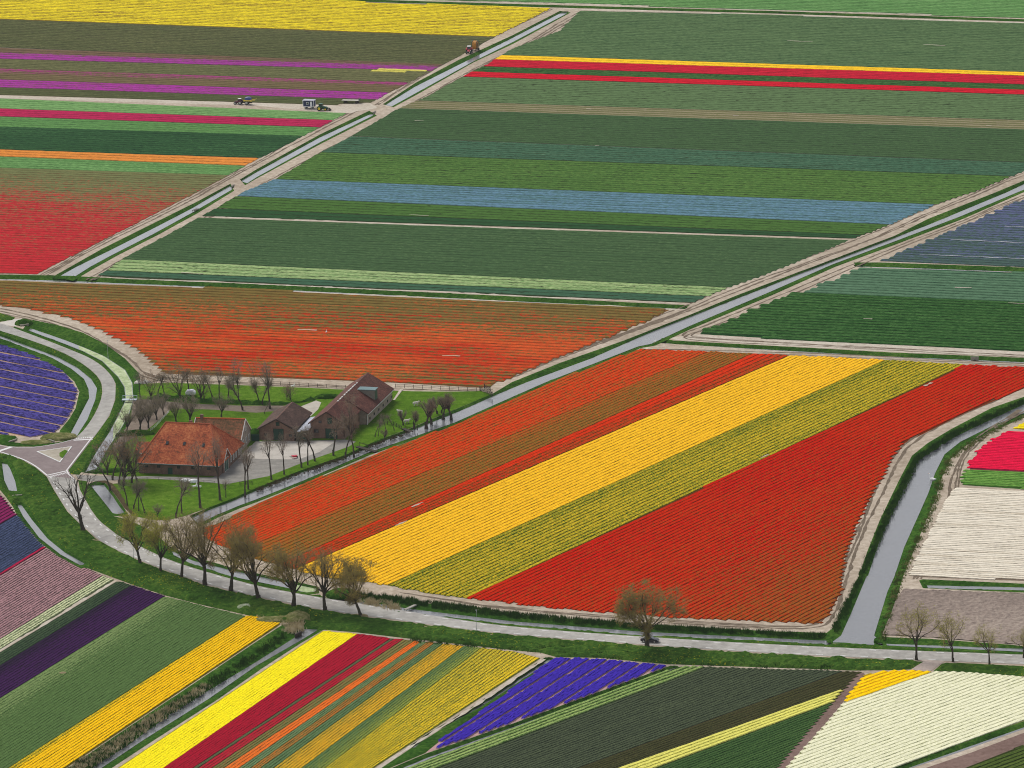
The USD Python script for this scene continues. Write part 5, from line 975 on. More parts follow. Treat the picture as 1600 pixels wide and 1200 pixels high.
# culvert heads at the junction and ditch crossings
def culvert(label, px, ang, w=3.0, h=.8, mat=None):
    a = G(*px); t = thing('culvert_head', label, 'culvert', a, ang); m = mat or paint('old_concrete', lin(150, 144, 132), .85, .15, .3, 1.5)
    part(t, 'head_wall', MB().obox(-w / 2, w / 2, -.15, .15, -.75, h * .45, .03).arr(), m)
    part(t, 'pipe', MB().tube((0, -.35, -.35), (0, .4, -.35), .42, .42, 14).arr(), DARKW); part(t, 'coping', MB().box(-w / 2 - .1, w / 2 + .1, -.22, .22, h * .45 + .003, h * .45 + .12).arr(), m)
culvert('left concrete culvert head wall between the violet field and the junction', (20, 690), .9); culvert('right concrete culvert head wall between the violet field and the junction', (80, 690), -.9)
culvert('dark culvert mouth at the end of the pool below the junction', (27, 776), .1, 2.4); culvert('culvert head at the pale concrete yard', (585, 176), 1.2, 2.0); culvert('culvert head where the far ditch passes a farm crossing', (364, 291), 1.2, 2.0)
culvert('culvert head at the left end of the ditch by the sandy ramp', (38, 509), .3, 2.6); culvert('concrete culvert block at the upper right ends of the yellow strips', (1523, 562), 0.0, 2.2, 1.6)
culvert('small brown dam at the end of the reedy foreground ditch', (466, 992), 1.0, 2.6, 1.0, DARKW)
# ------------------------------------------------------------------ trees in early spring: bare branches, fine twigs, opening buds
BARK = paint('tree_bark', (.060, .052, .038), .9, .1, .45, 2.2, bump=.5)
BARKD = paint('dark_tree_bark', (.075, .066, .052), .9, .1, .4, 2.2, bump=.5)
TWIG = paint('grey_brown_twigs', (.235, .19, .105), .9, .1, .3, 1.5)
TWIGD = paint('dark_twigs', (.22, .195, .155), .9, .1, .3, 1.5)
def bud_mat(name, col):
    return usdkit.material(stage, '/World/Looks/' + name, {'g': ('texture_coordinate', {}), 'n': ('noise_texture', {'scale': .8, 'detail': 2.0}), 'm': ('mix', {'color1': tuple(c * .7 for c in col), 'color2': tuple(c * 1.25 for c in col)}),
        'd': ('diffuse_bsdf', {}), 't': ('translucent_bsdf', {}), 'x': ('mix_closure', {'fac': .35})},
        [('g.object', 'n.vector'), ('n.fac', 'm.fac'), ('m.color', 'd.color'), ('m.color', 't.color'), ('d.BSDF', 'x.closure1'), ('t.BSDF', 'x.closure2')], surface='x.closure')
BUDS = dict(yellow=bud_mat('yellow_green_buds', lin(160, 158, 66)), olive=bud_mat('olive_buds', lin(140, 128, 72)), brown=bud_mat('brown_buds', lin(140, 112, 84)), grey=bud_mat('grey_buds', lin(132, 120, 98)))

def norm(v): return v / max(np.linalg.norm(v), 1e-9)
_size = {}
class Tubes:
    """many thin tapered tubes gathered at once"""
    def __init__(s): s.seg = []
    def add(s, p0, p1, r0, r1): s.seg.append((*p0, *p1, r0, r1))
    def arr(s, n):
        A = np.array(s.seg); p0, p1, r0, r1 = A[:, :3], A[:, 3:6], A[:, 6], A[:, 7]
        d = p1 - p0; d /= np.linalg.norm(d, axis=1, keepdims=True)
        ref = np.where(np.abs(d[:, 2:3]) < .9, [[0, 0, 1.0]], [[1.0, 0, 0]]); a = np.cross(d, ref); a /= np.linalg.norm(a, axis=1, keepdims=True); b = np.cross(d, a)
        t = np.arange(n) * 2 * math.pi / n
        ring = np.cos(t)[None, :, None] * a[:, None] + np.sin(t)[None, :, None] * b[:, None]
        v = np.concatenate([p0[:, None] + r0[:, None, None] * ring, p1[:, None] + r1[:, None, None] * ring], 1).reshape(-1, 3)
        i = np.arange(n); j = (i + 1) % n; f = np.vstack([np.stack([i, j, j + n], 1), np.stack([i, j + n, i + n], 1)])
        return v, (f[None] + (np.arange(len(A)) * 2 * n)[:, None, None]).reshape(-1, 3)

def make_tree(name, seed, H, trunk_h, r, crown_w, label, buds='yellow', bud_n=2.0, bud_s=.13, limbs=7, lean=-.04, vase=.75, twig_r=.013, bark=None, twigm=None, low=0.0, levels=4, cat='tree', dens=1.0, trop=.02, limb=.50, smin=.30):
    """trunk and limbs as one tapering mesh; crown of branchlets, twigs and buds inside an egg-shaped envelope"""
    rng = np.random.default_rng(seed); big, mid, fine = Tubes(), Tubes(), Tubes(); tips = []
    cz, hz_, hw = trunk_h + (H - trunk_h) * .52, (H - trunk_h) * .56, crown_w / 2
    lobes = [(norm(rng.normal(size=3) * [1, 1, .7]), rng.uniform(.75, 1.12)) for _ in range(7)]
    def inside(p):
        q = np.array([(p[0] - lean * p[2]) / hw, p[1] / hw, (p[2] - cz) / hz_]); d = norm(q); k = 1.0
        for l, s in lobes: k += (s - 1) * max(0, d @ l) ** 2
        return np.linalg.norm(q) / k
    def branch(p, d, L, r0, lev, tgt):
        n = max(2, int(L / (.9 if lev < 2 else .7))); step = L / n; pts = [p]; dirs = [d]; rr = [r0]
        for i in range(n):
            d = norm(d + rng.normal(size=3) * (.10 + .05 * lev) + np.array([0, 0, trop if lev > 0 else 0.02]))
            q = p + d * step
            if lev > 0 and inside(q) > 1.03 and i > 0: break
            r1 = r0 * (1 - .72 * (i + 1) / n) if lev else r0 * (1 - .42 * (i + 1) / n)
            (big if lev <= 1 else mid if lev == 2 else fine).add(p, q, rr[-1], max(r1, .012)); p = q; pts.append(p); dirs.append(d); rr.append(max(r1, .012))
        m = len(pts)
        if lev >= levels or m < 2: tips.extend(pts[1:]); return
        if lev >= levels - 1: tips.extend(pts[m // 2:])
        nk = [limbs, int(6 * dens + .5), int(6 * dens + .5), int(4 * dens + .5)][min(lev, 3)]
        for k in range(nk):
            if lev == 0: s = rng.uniform(.82, 1.0) if k > low * limbs else rng.uniform(.5, .8)
            else: s = rng.uniform(smin if lev == 1 else .22, 1.0)
            x = s * (m - 1); i = min(int(x), m - 2); f = x - i; bp = pts[i] * (1 - f) + pts[i + 1] * f; bd = dirs[min(i + 1, m - 1)]; br = rr[i]
            az = 2 * math.pi * (k + rng.uniform(-.3, .3)) / nk + lev * 1.3; side = norm(np.cross(bd, [math.cos(az), math.sin(az), .13])); ang = rng.uniform(.35, .8) * (vase if lev == 0 else 1.0) * (1.1 if k % 3 else .55)
            nd = norm(bd * math.cos(ang) + side * math.sin(ang))
            Lk = {0: rng.uniform(.75, 1.05) * (H - trunk_h) * .82, 1: rng.uniform(.35, .6) * (H - trunk_h) * .62, 2: rng.uniform(.6, 1.2) * min(1.8, H * .13), 3: rng.uniform(.5, 1.0) * min(1.15, H * .09)}[min(lev, 3)]
            branch(bp, nd, Lk, min(br * .62, [r * limb, r * .2, .036, twig_r][min(lev, 3)]), lev + 1, None)
        if lev == 0: branch(p, dirs[-1], (H - trunk_h) * .85, rr[-1] * .8, 1, None)
    branch(np.zeros(3), norm(np.array([lean, 0, 1.0])), trunk_h, r, 0, None)
    big.add((0, 0, -.3), (0, 0, .25), r * 1.5, r * 1.12); big.add((0, 0, .25), (lean * .9, 0, .9), r * 1.12, r)
    zt = np.array(tips); _size[name + str(seed)] = (float(np.quantile(zt[:, 2], .985)) + .15, float(np.quantile(np.abs(zt[:, 0] - lean * zt[:, 2]), .975)) * 2)
    x = thing(name, label, cat); tv = big.arr(8)
    part(x, 'trunk', tv, bark or BARK, smooth=True)
    c = part(x, 'crown', joinm([mid.arr(4)] + ([fine.arr(3)] if fine.seg else [])), twigm or TWIG)
    if buds and bud_n:
        T = np.array(tips); T = T[rng.permutation(len(T))[:int(len(T) * min(1, bud_n))]]; T = np.repeat(T, max(1, int(round(bud_n))), 0)
        T = T + rng.normal(size=T.shape) * .16; n = len(T); a = rng.normal(size=(n, 3)); a /= np.linalg.norm(a, axis=1, keepdims=True); b = np.cross(a, rng.normal(size=(n, 3))); b /= np.linalg.norm(b, axis=1, keepdims=True)
        s = bud_s * rng.uniform(.6, 1.3, (n, 1)); v = np.stack([T + a * s, T + b * s * .6, T - a * s * .7, T - b * s * .6], 1).reshape(-1, 3); k = np.arange(n)[:, None] * 4
        part(c, 'buds', (v, np.vstack([k + [0, 1, 2], k + [0, 2, 3]])), BUDS[buds], kind='stuff')
    return x
def plant(src, px, label=None, rot=0.0, s=1.0, sx=None, group=None):
    p = G(*px); sc = (sx or s, sx or s, s)
    if src not in _used:
        _used.add(src); pr = _protos[src]; xf = UsdGeom.Xformable(pr); xf.ClearXformOpOrder()
        ops = pr.GetPropertyNames()
        UsdGeom.XformCommonAPI(xf).SetTranslate(Gf.Vec3d(*map(float, p))); UsdGeom.XformCommonAPI(xf).SetRotate(Gf.Vec3f(0, 0, math.degrees(rot))); UsdGeom.XformCommonAPI(xf).SetScale(Gf.Vec3f(*map(float, sc)))
        if label: pr.SetCustomDataByKey('label', label)
        if group: pr.SetCustomDataByKey('group', group)
        return pr
    return copy(_protos[src], label, p, rot, sc, group)
_protos, _used = {}, set()
def proto(key, *a, **k): _protos[key] = make_tree(*a, **k); SZ[key] = _size[a[0] + str(a[1])]
SZ = {}
def M(px, dy): return dy / (PPM(*px) * .955)            # metres of height for a height in photo pixels
ROAD = 'trees along the main road'
proto('wide', 'roadside_tree', 3, 15.2, 4.6, .42, 15.6, '', 'olive', 3.0, .105, 14, vase=1.14, trop=.012, dens=1.12, limb=.34, smin=.42)
proto('budA', 'roadside_tree', 11, 12.6, 3.4, .38, 11.0, '', 'yellow', 2.0, .11, 9, vase=1.05, trop=.012, dens=.95, smin=.4, limb=.42)
proto('budB', 'roadside_tree', 12, 15.0, 4.2, .46, 13.6, '', 'olive', 1.4, .09, 11, vase=1.05, trop=.01, dens=1.0, smin=.4, limb=.42)
proto('budC', 'roadside_tree', 13, 15.0, 3.9, .48, 15.0, '', 'olive', 2.0, .10, 12, vase=1.12, trop=.01, dens=1.0, smin=.42, limb=.40)
proto('bare', 'bare_tree', 21, 15.0, 4.4, .44, 11.0, '', None, 0, limbs=6, levels=3, twigm=BARKD, dens=.9)
proto('young', 'young_roadside_tree', 31, 12.0, 4.0, .24, 8.6, '', 'yellow', 1.0, .10, 7, vase=.9, dens=.85)
plant('bare', (130, 831), 'bare leafless tree at the bend of the main road near the junction', .3, M((130, 831), 98) / SZ['bare'][0], M((130, 831), 66) / SZ['bare'][1], group=ROAD)
R_ = [('budA', (219, 881), 82, 'most yellow green of the budding trees, first of the row on the bend', .2), ('budA', (251, 894), 80, 'slender grey green tree, second of the row on the bend', 1.9),
      ('budB', (284, 906), 100, 'forked grey brown tree, third of the row on the bend', 2.6), ('budB', (320, 914), 118, 'tallest roadside tree of the row on the bend', .4),
      ('budC', (361, 923), 106, 'fifth tree of the row on the bend, before the orange tulip corner', 4.0), ('budC', (404, 937), 108, 'broad olive brown tree in the middle of the row on the bend', .6),
      ('budC', (459, 948), 102, 'broad olive tree in front of the orange and brown tulip rows', 2.2), ('budB', (508, 954), 92, 'spreading tree before the corner of the yellow strip', 3.5), ('wide', (563, 963), 86, 'last and widest low tree of the row on the bend, above the lemon yellow field', 1.2)]
WD = dict(zip([r[1] for r in R_], (62, 56, 64, 82, 74, 84, 84, 76, 74)))
for key, px, dy, lab, ro in R_: plant(key, px, lab, ro, M(px, dy) / SZ[key][0], M(px, WD[px]) / SZ[key][1], group=ROAD)
plant('wide', (1011, 1010), 'single round crowned tree by the road with the black car behind its trunk', 2.9, M((1011, 1010), 97) / SZ['wide'][0], M((1011, 1010), 96) / SZ['wide'][1], group=ROAD)
for px, dy, lab, ro in [((1432, 1031), 86, 'largest of the small trees at the right, left of the gravel entrance', .5), ((1489, 1034), 74, 'thin yellowish tree just right of the gravel entrance', 1.7), ((1546, 1038), 62, 'thin small tree, second to the right of the gravel entrance', 2.8), ((1599, 1028), 46, 'small tree cut off by the right edge of the picture', 4.1)]:
    plant('young', px, lab, ro, M(px, dy) / SZ['young'][0], M(px, dy * .78) / SZ['young'][1], group='small trees at the right')

# farm trees
proto('tall', 'tall_bare_tree', 41, 15.0, 6.0, .19, 8.2, '', 'grey', 1.0, .09, 7, lean=-.06, bark=BARKD, twigm=TWIGD, vase=.45, dens=.8, trop=.04)
proto('slim', 'slim_bare_tree', 42, 11.0, 5.6, .20, 4.4, '', 'grey', .6, .08, 6, lean=-.05, bark=BARKD, twigm=TWIGD, vase=.7, dens=.6)
proto('slim2', 'slim_bare_tree', 43, 11.0, 4.8, .14, 5.0, '', 'grey', .6, .08, 6, lean=-.04, bark=BARKD, twigm=TWIGD, vase=.75, dens=.6, trop=.04)
proto('round', 'bare_orchard_tree', 44, 7.0, 1.6, .20, 8.0, '', 'grey', 1.0, .09, 8, lean=-.02, bark=BARKD, twigm=TWIGD, dens=.8)
proto('multi', 'bushy_bare_tree', 45, 9.5, 1.2, .18, 6.5, '', 'brown', 1.0, .10, 9, lean=-.03, bark=BARKD, twigm=TWIGD, vase=.6, dens=.7)
proto('willow', 'pollard_willow', 46, 5.2, 1.9, .24, 3.6, '', 'grey', 1.0, .08, 10, lean=-.03, bark=BARKD, twigm=TWIGD, vase=.7, levels=3)
Hs = dict(tall=15.0, slim=11.0, slim2=11.0, round=7.0, multi=9.5, willow=5.2)
def farm(key, px, dy, lab, ro=0.0, w=1.0, group=None): s = M(px, dy * 1.06) / SZ[key][0]; plant(key, px, lab, ro, s, s * w, group)
ALG = 'slim trees along the farm ditch'
for i, (key, px, dy, lab) in enumerate([('slim', (313, 794), 98, 'tallest slim tree before the farmhouse roof, its trunk crossing the left drive fence'), ('slim', (344, 782), 94, 'slim tree leaning left before the right corner of the farmhouse'), ('slim2', (275, 809), 56, 'low bare tree in the middle of the front lawn'),
     ('slim2', (284, 803), 50, 'thin pale tree beside the low bare tree of the front lawn'), ('slim', (383, 775), 74, 'slim tree by the small hurdle, left one of the close pair'), ('slim', (388, 765), 66, 'slim tree by the small hurdle, right one of the close pair'), ('slim2', (353, 778), 30, 'small dead stick of a tree left of the hurdle'),
     ('slim', (424, 750), 72, 'slim leaning tree at the left end of the yard before the small barn'), ('slim', (444, 742), 62, 'slim tree in the yard row before the door of the small barn'), ('slim2', (471, 731), 58, 'slim tree in the yard row before the right side of the small barn'), ('slim', (481, 727), 60, 'slim tree in the yard row before the shiny metal roof'),
     ('slim2', (492, 721), 56, 'slim crooked tree in the yard row, before the left corner of the large barn'), ('slim2', (521, 712), 62, 'slim tree in the yard row before the door of the large barn'), ('slim2', (586, 683), 26, 'short sapling on the bank left of the pen fence'), ('slim2', (591, 682), 24, 'shorter sapling right beside the one on the bank left of the pen fence'),
     ('slim2', (604, 677), 28, 'dark sapling below the wooden pen fence'), ('slim2', (616, 673), 26, 'sapling below the right end of the pen fence')]):
    farm(key, px, dy, lab, i * 1.1, 1.0, ALG)
farm('tall', (540, 713), 88, 'left one of the two tall bare trees hiding the front of the large barn', .4, .95, 'tall barnyard trees'); farm('tall', (553, 712), 92, 'right one of the two tall bare trees hiding the front of the large barn', 2.1, .95, 'tall barnyard trees')
for i, (key, px, dy, lab) in enumerate([('tall', (176, 750), 82, 'leftmost tall tree of the clump left of the farmhouse, beside the road ditch'), ('tall', (186, 756), 80, 'second tall tree of the clump left of the farmhouse'), ('multi', (194, 757), 78, 'dense tall tree in the middle of the clump left of the farmhouse'), ('multi', (206, 755), 72, 'reddish bushy tree of the clump left of the farmhouse roof'),
     ('tall', (214, 752), 70, 'rightmost tall tree of the clump, touching the farmhouse wall'), ('multi', (168, 742), 50, 'low bushy tree over the duckweed ditch near the junction'), ('slim2', (172, 765), 54, 'thin tree beside the dark pool at the farm entrance')]):
    farm(key, px, dy, lab, i * .9, 1.1, 'tree clump left of the farmhouse')
for i, (key, px, dy, lab) in enumerate([('slim2', (199, 790), 48, 'leftmost thin tree on the bare bank of the pool'), ('slim2', (209, 796), 46, 'second thin tree on the bare bank of the pool'), ('slim', (217, 799), 50, 'third thin tree right of the pool bank'), ('slim2', (226, 802), 42, 'rightmost thin tree of the small group by the pool'), ('round', (246, 809), 20, 'tiny dark bush like tree on the front lawn')]):
    farm(key, px, dy, lab, i * 1.4, 1.0, 'thin trees by the pool')
for i, (key, px, dy, lab) in enumerate([('round', (198, 677), 36, 'leftmost orchard tree, leaning over the pale duckweed'), ('round', (219, 672), 38, 'second orchard tree from the left behind the lean-to'), ('round', (232, 669), 38, 'third orchard tree from the left behind the lean-to'), ('round', (245, 656), 34, 'orchard tree by the white garden fence'),
     ('round', (222, 652), 32, 'orchard tree at the back left by the white footbridge'), ('round', (256, 648), 32, 'orchard tree at the back beside the rear lawn'), ('round', (275, 659), 34, 'round bare tree behind the left end of the farmhouse ridge'), ('round', (297, 661), 42, 'largest round dark tree right behind the farmhouse ridge'), ('round', (346, 652), 34, 'spreading apple like tree on the lawn behind the wing'), ('multi', (455, 628), 26, 'low bush behind the small barn')]):
    farm(key, px, dy, lab, i * .7, 1.1, 'orchard trees behind the farmhouse')
for i, (key, px, dy, lab) in enumerate([('slim', (219, 622), 40, 'leftmost tree of the rear row by the white stone heap'), ('multi', (236, 625), 44, 'second tree from the left in the rear row'), ('slim2', (246, 622), 36, 'thin third tree from the left in the rear row'), ('slim2', (258, 622), 34, 'thin fourth tree from the left in the rear row'), ('multi', (282, 625), 52, 'dense forked tree left of the parked white trailer in the rear row'),
     ('slim2', (295, 617), 44, 'tree just behind the white trailer in the rear row'), ('multi', (314, 627), 50, 'forked tree right of the white trailer in the rear row'), ('slim', (319, 627), 48, 'slim tree close to the forked tree right of the white trailer'), ('slim2', (332, 623), 34, 'small thin tree in the middle of the rear row'), ('slim', (343, 625), 50, 'upright tree in the rear row behind the apple like tree'),
     ('slim2', (357, 622), 40, 'thin tree left of the tallest trees in the rear row'), ('tall', (373, 626), 58, 'tall spreading tree of the rear row, left of the pair with dark trunks'), ('tall', (379, 641), 74, 'tallest tree of the rear row with a forked trunk down on the gravel path'), ('tall', (405, 631), 62, 'narrow dark tree of the rear row, left one of a close pair'), ('tall', (410, 633), 64, 'narrow dark tree of the rear row, right one of a close pair'),
     ('slim', (422, 639), 68, 'tall tree at the right end of the rear row'), ('slim2', (413, 647), 18, 'small dark sapling on the lawn behind the small barn'), ('multi', (448, 625), 22, 'bushy shrub right of the rear tree row')]):
    farm(key, px, dy, lab, i * 1.3, 1.15, 'rear tree row of the farm')
for i, (px, dy, lab) in enumerate([((666, 667), 42, 'largest pollard willow at the bend of the long ditch'), ((674, 661), 34, 'pollard willow just behind the largest one'), ((683, 647), 26, 'pollard willow standing back on the lawn, left one'), ((690, 646), 26, 'pollard willow standing back on the lawn, right one'), ((693, 653), 34, 'pollard willow on the bank before the rightmost one'), ((705, 653), 36, 'rightmost pollard willow by the long ditch'), ((630, 665), 24, 'small willow bush right of the pen fence'), ((647, 668), 26, 'thin willow left of the largest one')]):
    farm('willow', px, dy, lab, i * 1.7, 1.0, 'pollard willows by the long ditch')
plant('willow', (600, 690), 'thin willow pole on the bank below the pen', .3, .7, group='pollard willows by the long ditch')

# tufts, reeds and bushes on the banks
def clump(px_poly, n, hgt, wid, mat, label, seed, name='reed_clumps', z0=0.0, cat='reeds', smin=.6):
    pg = poly(px_poly); rng = np.random.default_rng(seed); x0, y0, x1, y1 = pg.bounds; P = []
    while len(P) < n:
        q = rng.uniform((x0, y0), (x1, y1), (400, 2)); P += list(q[contains_xy(pg, q[:, 0], q[:, 1])])
    T = Tubes()
    for p in P[:n]:
        H = hgt * rng.uniform(smin, 1.2)
        for _ in range(9):
            a = rng.uniform(0, 2 * math.pi); t = rng.uniform(.05, .6); d = np.array([math.cos(a) * t, math.sin(a) * t, 1]); b = np.array([*(p + rng.normal(size=2) * wid * .35), z0 - .15])
            T.add(b, b + d * H, wid * .10, .01)
    return top(name, T.arr(3), mat, label, cat, kind='stuff')
DRY = mottled('dry_reed', [lin(140, 124, 88), lin(182, 168, 132), lin(214, 204, 176)], 1.0, .2)
GREENREED = mottled('green_reed', [lin(26, 52, 18), lin(50, 84, 28), lin(90, 118, 48)], 1.0, .2)
clump([(100, 1206), (175, 1158), (275, 1095), (320, 1068), (330, 1074), (285, 1103), (200, 1160), (140, 1200)], 260, .9, 1.0, DRY, 'bleached reed clumps on the foreground ditch bank', 1)
clump([(60, 1230), (175, 1158), (275, 1095), (400, 1018), (440, 990), (446, 996), (330, 1076), (200, 1160), (120, 1220)], 420, .8, 1.0, GREENREED, 'green reed tufts on the foreground ditch bank', 2)
clump([(444, 985), (462, 970), (476, 965), (472, 985), (455, 990)], 60, 1.1, 1.2, DRY, 'dry grass heap at the head of the foreground ditch', 3)
clump([(398, 962), (430, 970), (462, 966), (470, 972), (446, 980), (412, 968)], 60, .7, 1.2, DRY, 'dead grass strip above the golden yellow rows', 4)
clump([(544, 940), (585, 936), (626, 945), (622, 955), (580, 947)], 70, .8, 1.0, DRY, 'pale dead grass on the roadside ditch bank below the yellow strip', 5)
clump([(540, 925), (640, 936), (800, 958), (1000, 976), (1200, 988), (1290, 992), (1290, 996), (1000, 981), (800, 964), (640, 944), (540, 930)], 800, 1.0, .9, GREENREED, 'dark green reeds along the roadside ditch below the red tulips', 6)
clump([(1300, 984), (1330, 925), (1348, 890), (1380, 812), (1410, 752), (1430, 716), (1490, 674), (1600, 625), (1600, 629), (1495, 679), (1436, 718), (1414, 762), (1388, 812), (1352, 892), (1336, 925), (1308, 990)], 800, .9, .9, GREENREED, 'dark green reeds on the left bank of the canal', 7)
clump([(1374, 998), (1386, 955), (1400, 905), (1424, 855), (1450, 800), (1466, 750), (1480, 718), (1510, 693), (1560, 667), (1600, 650), (1600, 654), (1562, 672), (1515, 700), (1488, 722), (1474, 756), (1458, 806), (1432, 860), (1412, 905), (1394, 958), (1384, 998)], 420, .7, 1.0, mottled('mixed_tussocks', [lin(50, 74, 30), lin(96, 112, 50), lin(160, 150, 100)], 1.0, .2), 'pale green and straw coloured tussocks on the right bank of the canal', 27)
clump([(640, 1004), (800, 1016), (950, 1030), (1100, 1040), (1300, 1047), (1400, 1045), (1400, 1039), (1200, 1036), (1000, 1022), (800, 1005), (640, 992)], 700, .7, 1.0, GREENREED, 'tall grass on the slope of the verge above the foreground fields', 8)
clump([(280, 838), (320, 858), (372, 878), (440, 895), (500, 912), (480, 912), (420, 900), (340, 880), (290, 862), (270, 848)], 90, .5, 1.2, DRY, 'pale dead grass and rubble below the orange corner of the tulips', 9)
for (x0, x1, yo) in ((470, 640, 0),):
    clump([(400, 762), (470, 737), (540, 712), (585, 692), (637, 674), (640, 677), (585, 697), (540, 717), (470, 741), (402, 768)], 160, .5, .8, MUD, 'dark tussocks along the farm side of the long ditch', 12, 'bank_tussocks', cat='tussocks')
# white stone heap, molehill patches, manure spots
def heap(name, label, px, rx, ry, h, mat, cat, seed, z=0.0):
    c = G(*px); m = trimesh.creation.icosphere(subdivisions=3); v = np.array(m.vertices); v = v[:, :] * (1 + .35 * (meshkit.fbm(v * 2.2 + seed * 7, 3, seed) - .5))[:, None]; v = v * [rx, ry, h]; v[:, 2] = np.maximum(v[:, 2], -.1)
    x = tag(usdkit.mesh(stage, '/World/' + numbered(name), (v + [c[0], c[1], z], np.array(m.faces)), mat), label, cat); return x
WHITEST = mottled('white_rubble', [lin(170, 164, 154), lin(206, 202, 194), lin(228, 224, 216)], 1.5, .3)
heap('stone_heap', 'white heap of chalk at the left end of the rear lawn', (222, 598), 2.4, 1.6, .8, WHITEST, 'heap', 1)
heap('grass_heap', 'big grey heap of cut grass at the head of the foreground ditch', (465, 968), 3.2, 3.4, 1.9, ROUGH, 'heap', 2); heap('grass_heap', 'long low grey ridge of cut reed next to the golden yellow rows', (436, 968), 6.0, 2.2, .8, ROUGH, 'heap', 3)
heap('bramble', 'dark green bramble clump at the start of the roadside ditch', (535, 930), 4.2, 3.2, 1.6, GREENREED, 'shrub', 4); heap('bramble', 'round shrub at the left end of the ditch by the sandy ramp', (37, 506), 2.6, 2.4, 1.5, GREENREED, 'shrub', 5)
heap('bramble', 'low white flowering shrub on the verge above the green strip', (382, 950), 2.0, 2.0, .9, mottled('white_blossom', [lin(90, 110, 70), lin(150, 160, 130), lin(214, 216, 206)], 3.0, .5), 'shrub', 6)
heap('debris_heap', 'heap of pale debris and dry brush between the violet field and the junction', (56, 692), 4.6, 2.4, .6, ROUGH, 'heap', 7); heap('debris_heap', 'brown brush heap at the right corner of the violet field', (92, 684), 5.0, 3.4, 1.2, ROUGH, 'heap', 8)
heap('hedge', 'low clipped green hedge behind the lean-to', (212, 680), 5.4, 1.2, 1.5, GREENREED, 'hedge', 9); heap('hedge', 'dark green hedge block behind the small barn', (512, 622), 3.6, 1.4, 1.3, GREENREED, 'hedge', 10)
heap('hedge', 'dark low hedge at the left end of the farmhouse front', (176, 737), 7.0, 1.3, 1.0, GREENREED, 'hedge', 11)
heap('hedge', 'dark bush at the gap between farmhouse and small barn', (399, 684), 2.4, 2.6, 2.6, GREENREED, 'hedge', 12)
BARE = mottled('bare_patch', [lin(116, 104, 74), lin(142, 130, 100), lin(160, 148, 120)], 1.2, .2)
for i, (x, y) in enumerate([(559, 963), (612, 974), (663, 980), (714, 987), (768, 993), (146, 846), (168, 858), (194, 872)]):
    heap('bare_verge_patch', ['pale dead grass patch on the verge below the last budding tree', 'first small brown spot on the verge right of the budding trees', 'second small brown spot on the verge right of the budding trees', 'third small brown spot on the verge right of the budding trees', 'fourth small brown spot on the verge, below the lamp post', 'small brown spot on the verge inside the bend, upper one', 'small brown spot on the verge inside the bend, middle one', 'small brown spot on the verge inside the bend, lower one'][i], (x, y), 2.6 if i == 0 else 1.4, 1.6 if i == 0 else 1.2, .42, BARE, 'bare patch', 20 + i)
c = G(100, 1051); heap('bare_verge_patch', 'pale bare spot in the broad green foreground strip', (98, 1052), 1.0, .8, .3, BARE, 'bare patch', 31)

# ------------------------------------------------------------------ vehicles and animals
RUB = paint('tyre_rubber', (.022, .022, .022), .85, .2, .2, 3.0)
def wheel(parent, c, r, w, rimm, tread=True):
    c = np.array(c, float); t = part(parent, 'wheel', MB().tube(c - [0, w / 2, 0], c + [0, w / 2, 0], r, r, 20).arr(), RUB, smooth=30)
    part(t, 'rim', MB().tube(c - [0, w / 2 + .02, 0], c + [0, w / 2 + .02, 0], r * .58, r * .58, 14).arr(), rimm)
    part(t, 'hub', MB().tube(c - [0, w / 2 + .05, 0], c + [0, w / 2 + .05, 0], r * .18, r * .18, 8).arr(), DARKW)
# black car
def loft(secs):
    """a smooth skin through cross-sections (rings of equal length)"""
    n = len(secs[0]); v = np.vstack(secs); f = []
    for k in range(len(secs) - 1):
        for i in range(n): j = (i + 1) % n; f += [(k * n + i, (k + 1) * n + i, (k + 1) * n + j), (k * n + i, (k + 1) * n + j, k * n + j)]
    for k, s in ((0, 1), (len(secs) - 1, -1)): f += [((k * n, k * n + i, k * n + i + 1) if s > 0 else (k * n, k * n + i + 1, k * n + i)) for i in range(1, n - 1)]
    return v, np.array(f)
def ring(x, w, z0, z1, c=.18): return np.array([(x, -w + c * .4, z0), (x, -w, z0 + c), (x, -w, z1 - c), (x, -w + c, z1), (x, w - c, z1), (x, w, z1 - c), (x, w, z0 + c), (x, w - c * .4, z0)])
a, b = G(1001, 1004.5), G(1030, 1006); ca = G(1015.5, 1003.2)
car = thing('parked_car', 'black car driving right on the main road, half hidden by the tree trunk', 'car', (ca[0], ca[1], .05), math.atan2(b[1] - a[1], b[0] - a[0]))
BLACK = paint('black_car_paint', (.010, .011, .016), .12, .6, .1, 1.0); CHROME = paint('alloy', (.55, .55, .55), .3, .5, .1, 2.0, metallic=.8)
part(car, 'body', loft([ring(-2.15, .70, .42, .80), ring(-2.02, .80, .30, .92), ring(-1.2, .86, .26, .98), ring(-.3, .87, .25, .96), ring(.8, .87, .25, .94), ring(1.6, .84, .27, .86), ring(2.05, .76, .32, .74), ring(2.18, .62, .42, .66)]), BLACK, smooth=35)
part(car, 'cabin_glass', loft([ring(-1.75, .66, .93, 1.0, .03), ring(-1.05, .62, .93, 1.34, .08), ring(-.1, .62, .93, 1.38, .08), ring(.35, .62, .93, 1.33, .08), ring(1.05, .66, .92, .97, .02)]), paint('car_glass', (.06, .07, .09), .05, .9, .1, 1.0), smooth=35)
part(car, 'roof', loft([ring(-1.02, .56, 1.345, 1.375, .012), ring(-.1, .57, 1.385, 1.415, .012), ring(.32, .55, 1.338, 1.366, .012)]), BLACK)
for x in (-1.32, 1.32):
    for y in (-.78, .78): wheel(car, (x, y, .32), .32, .2, CHROME)
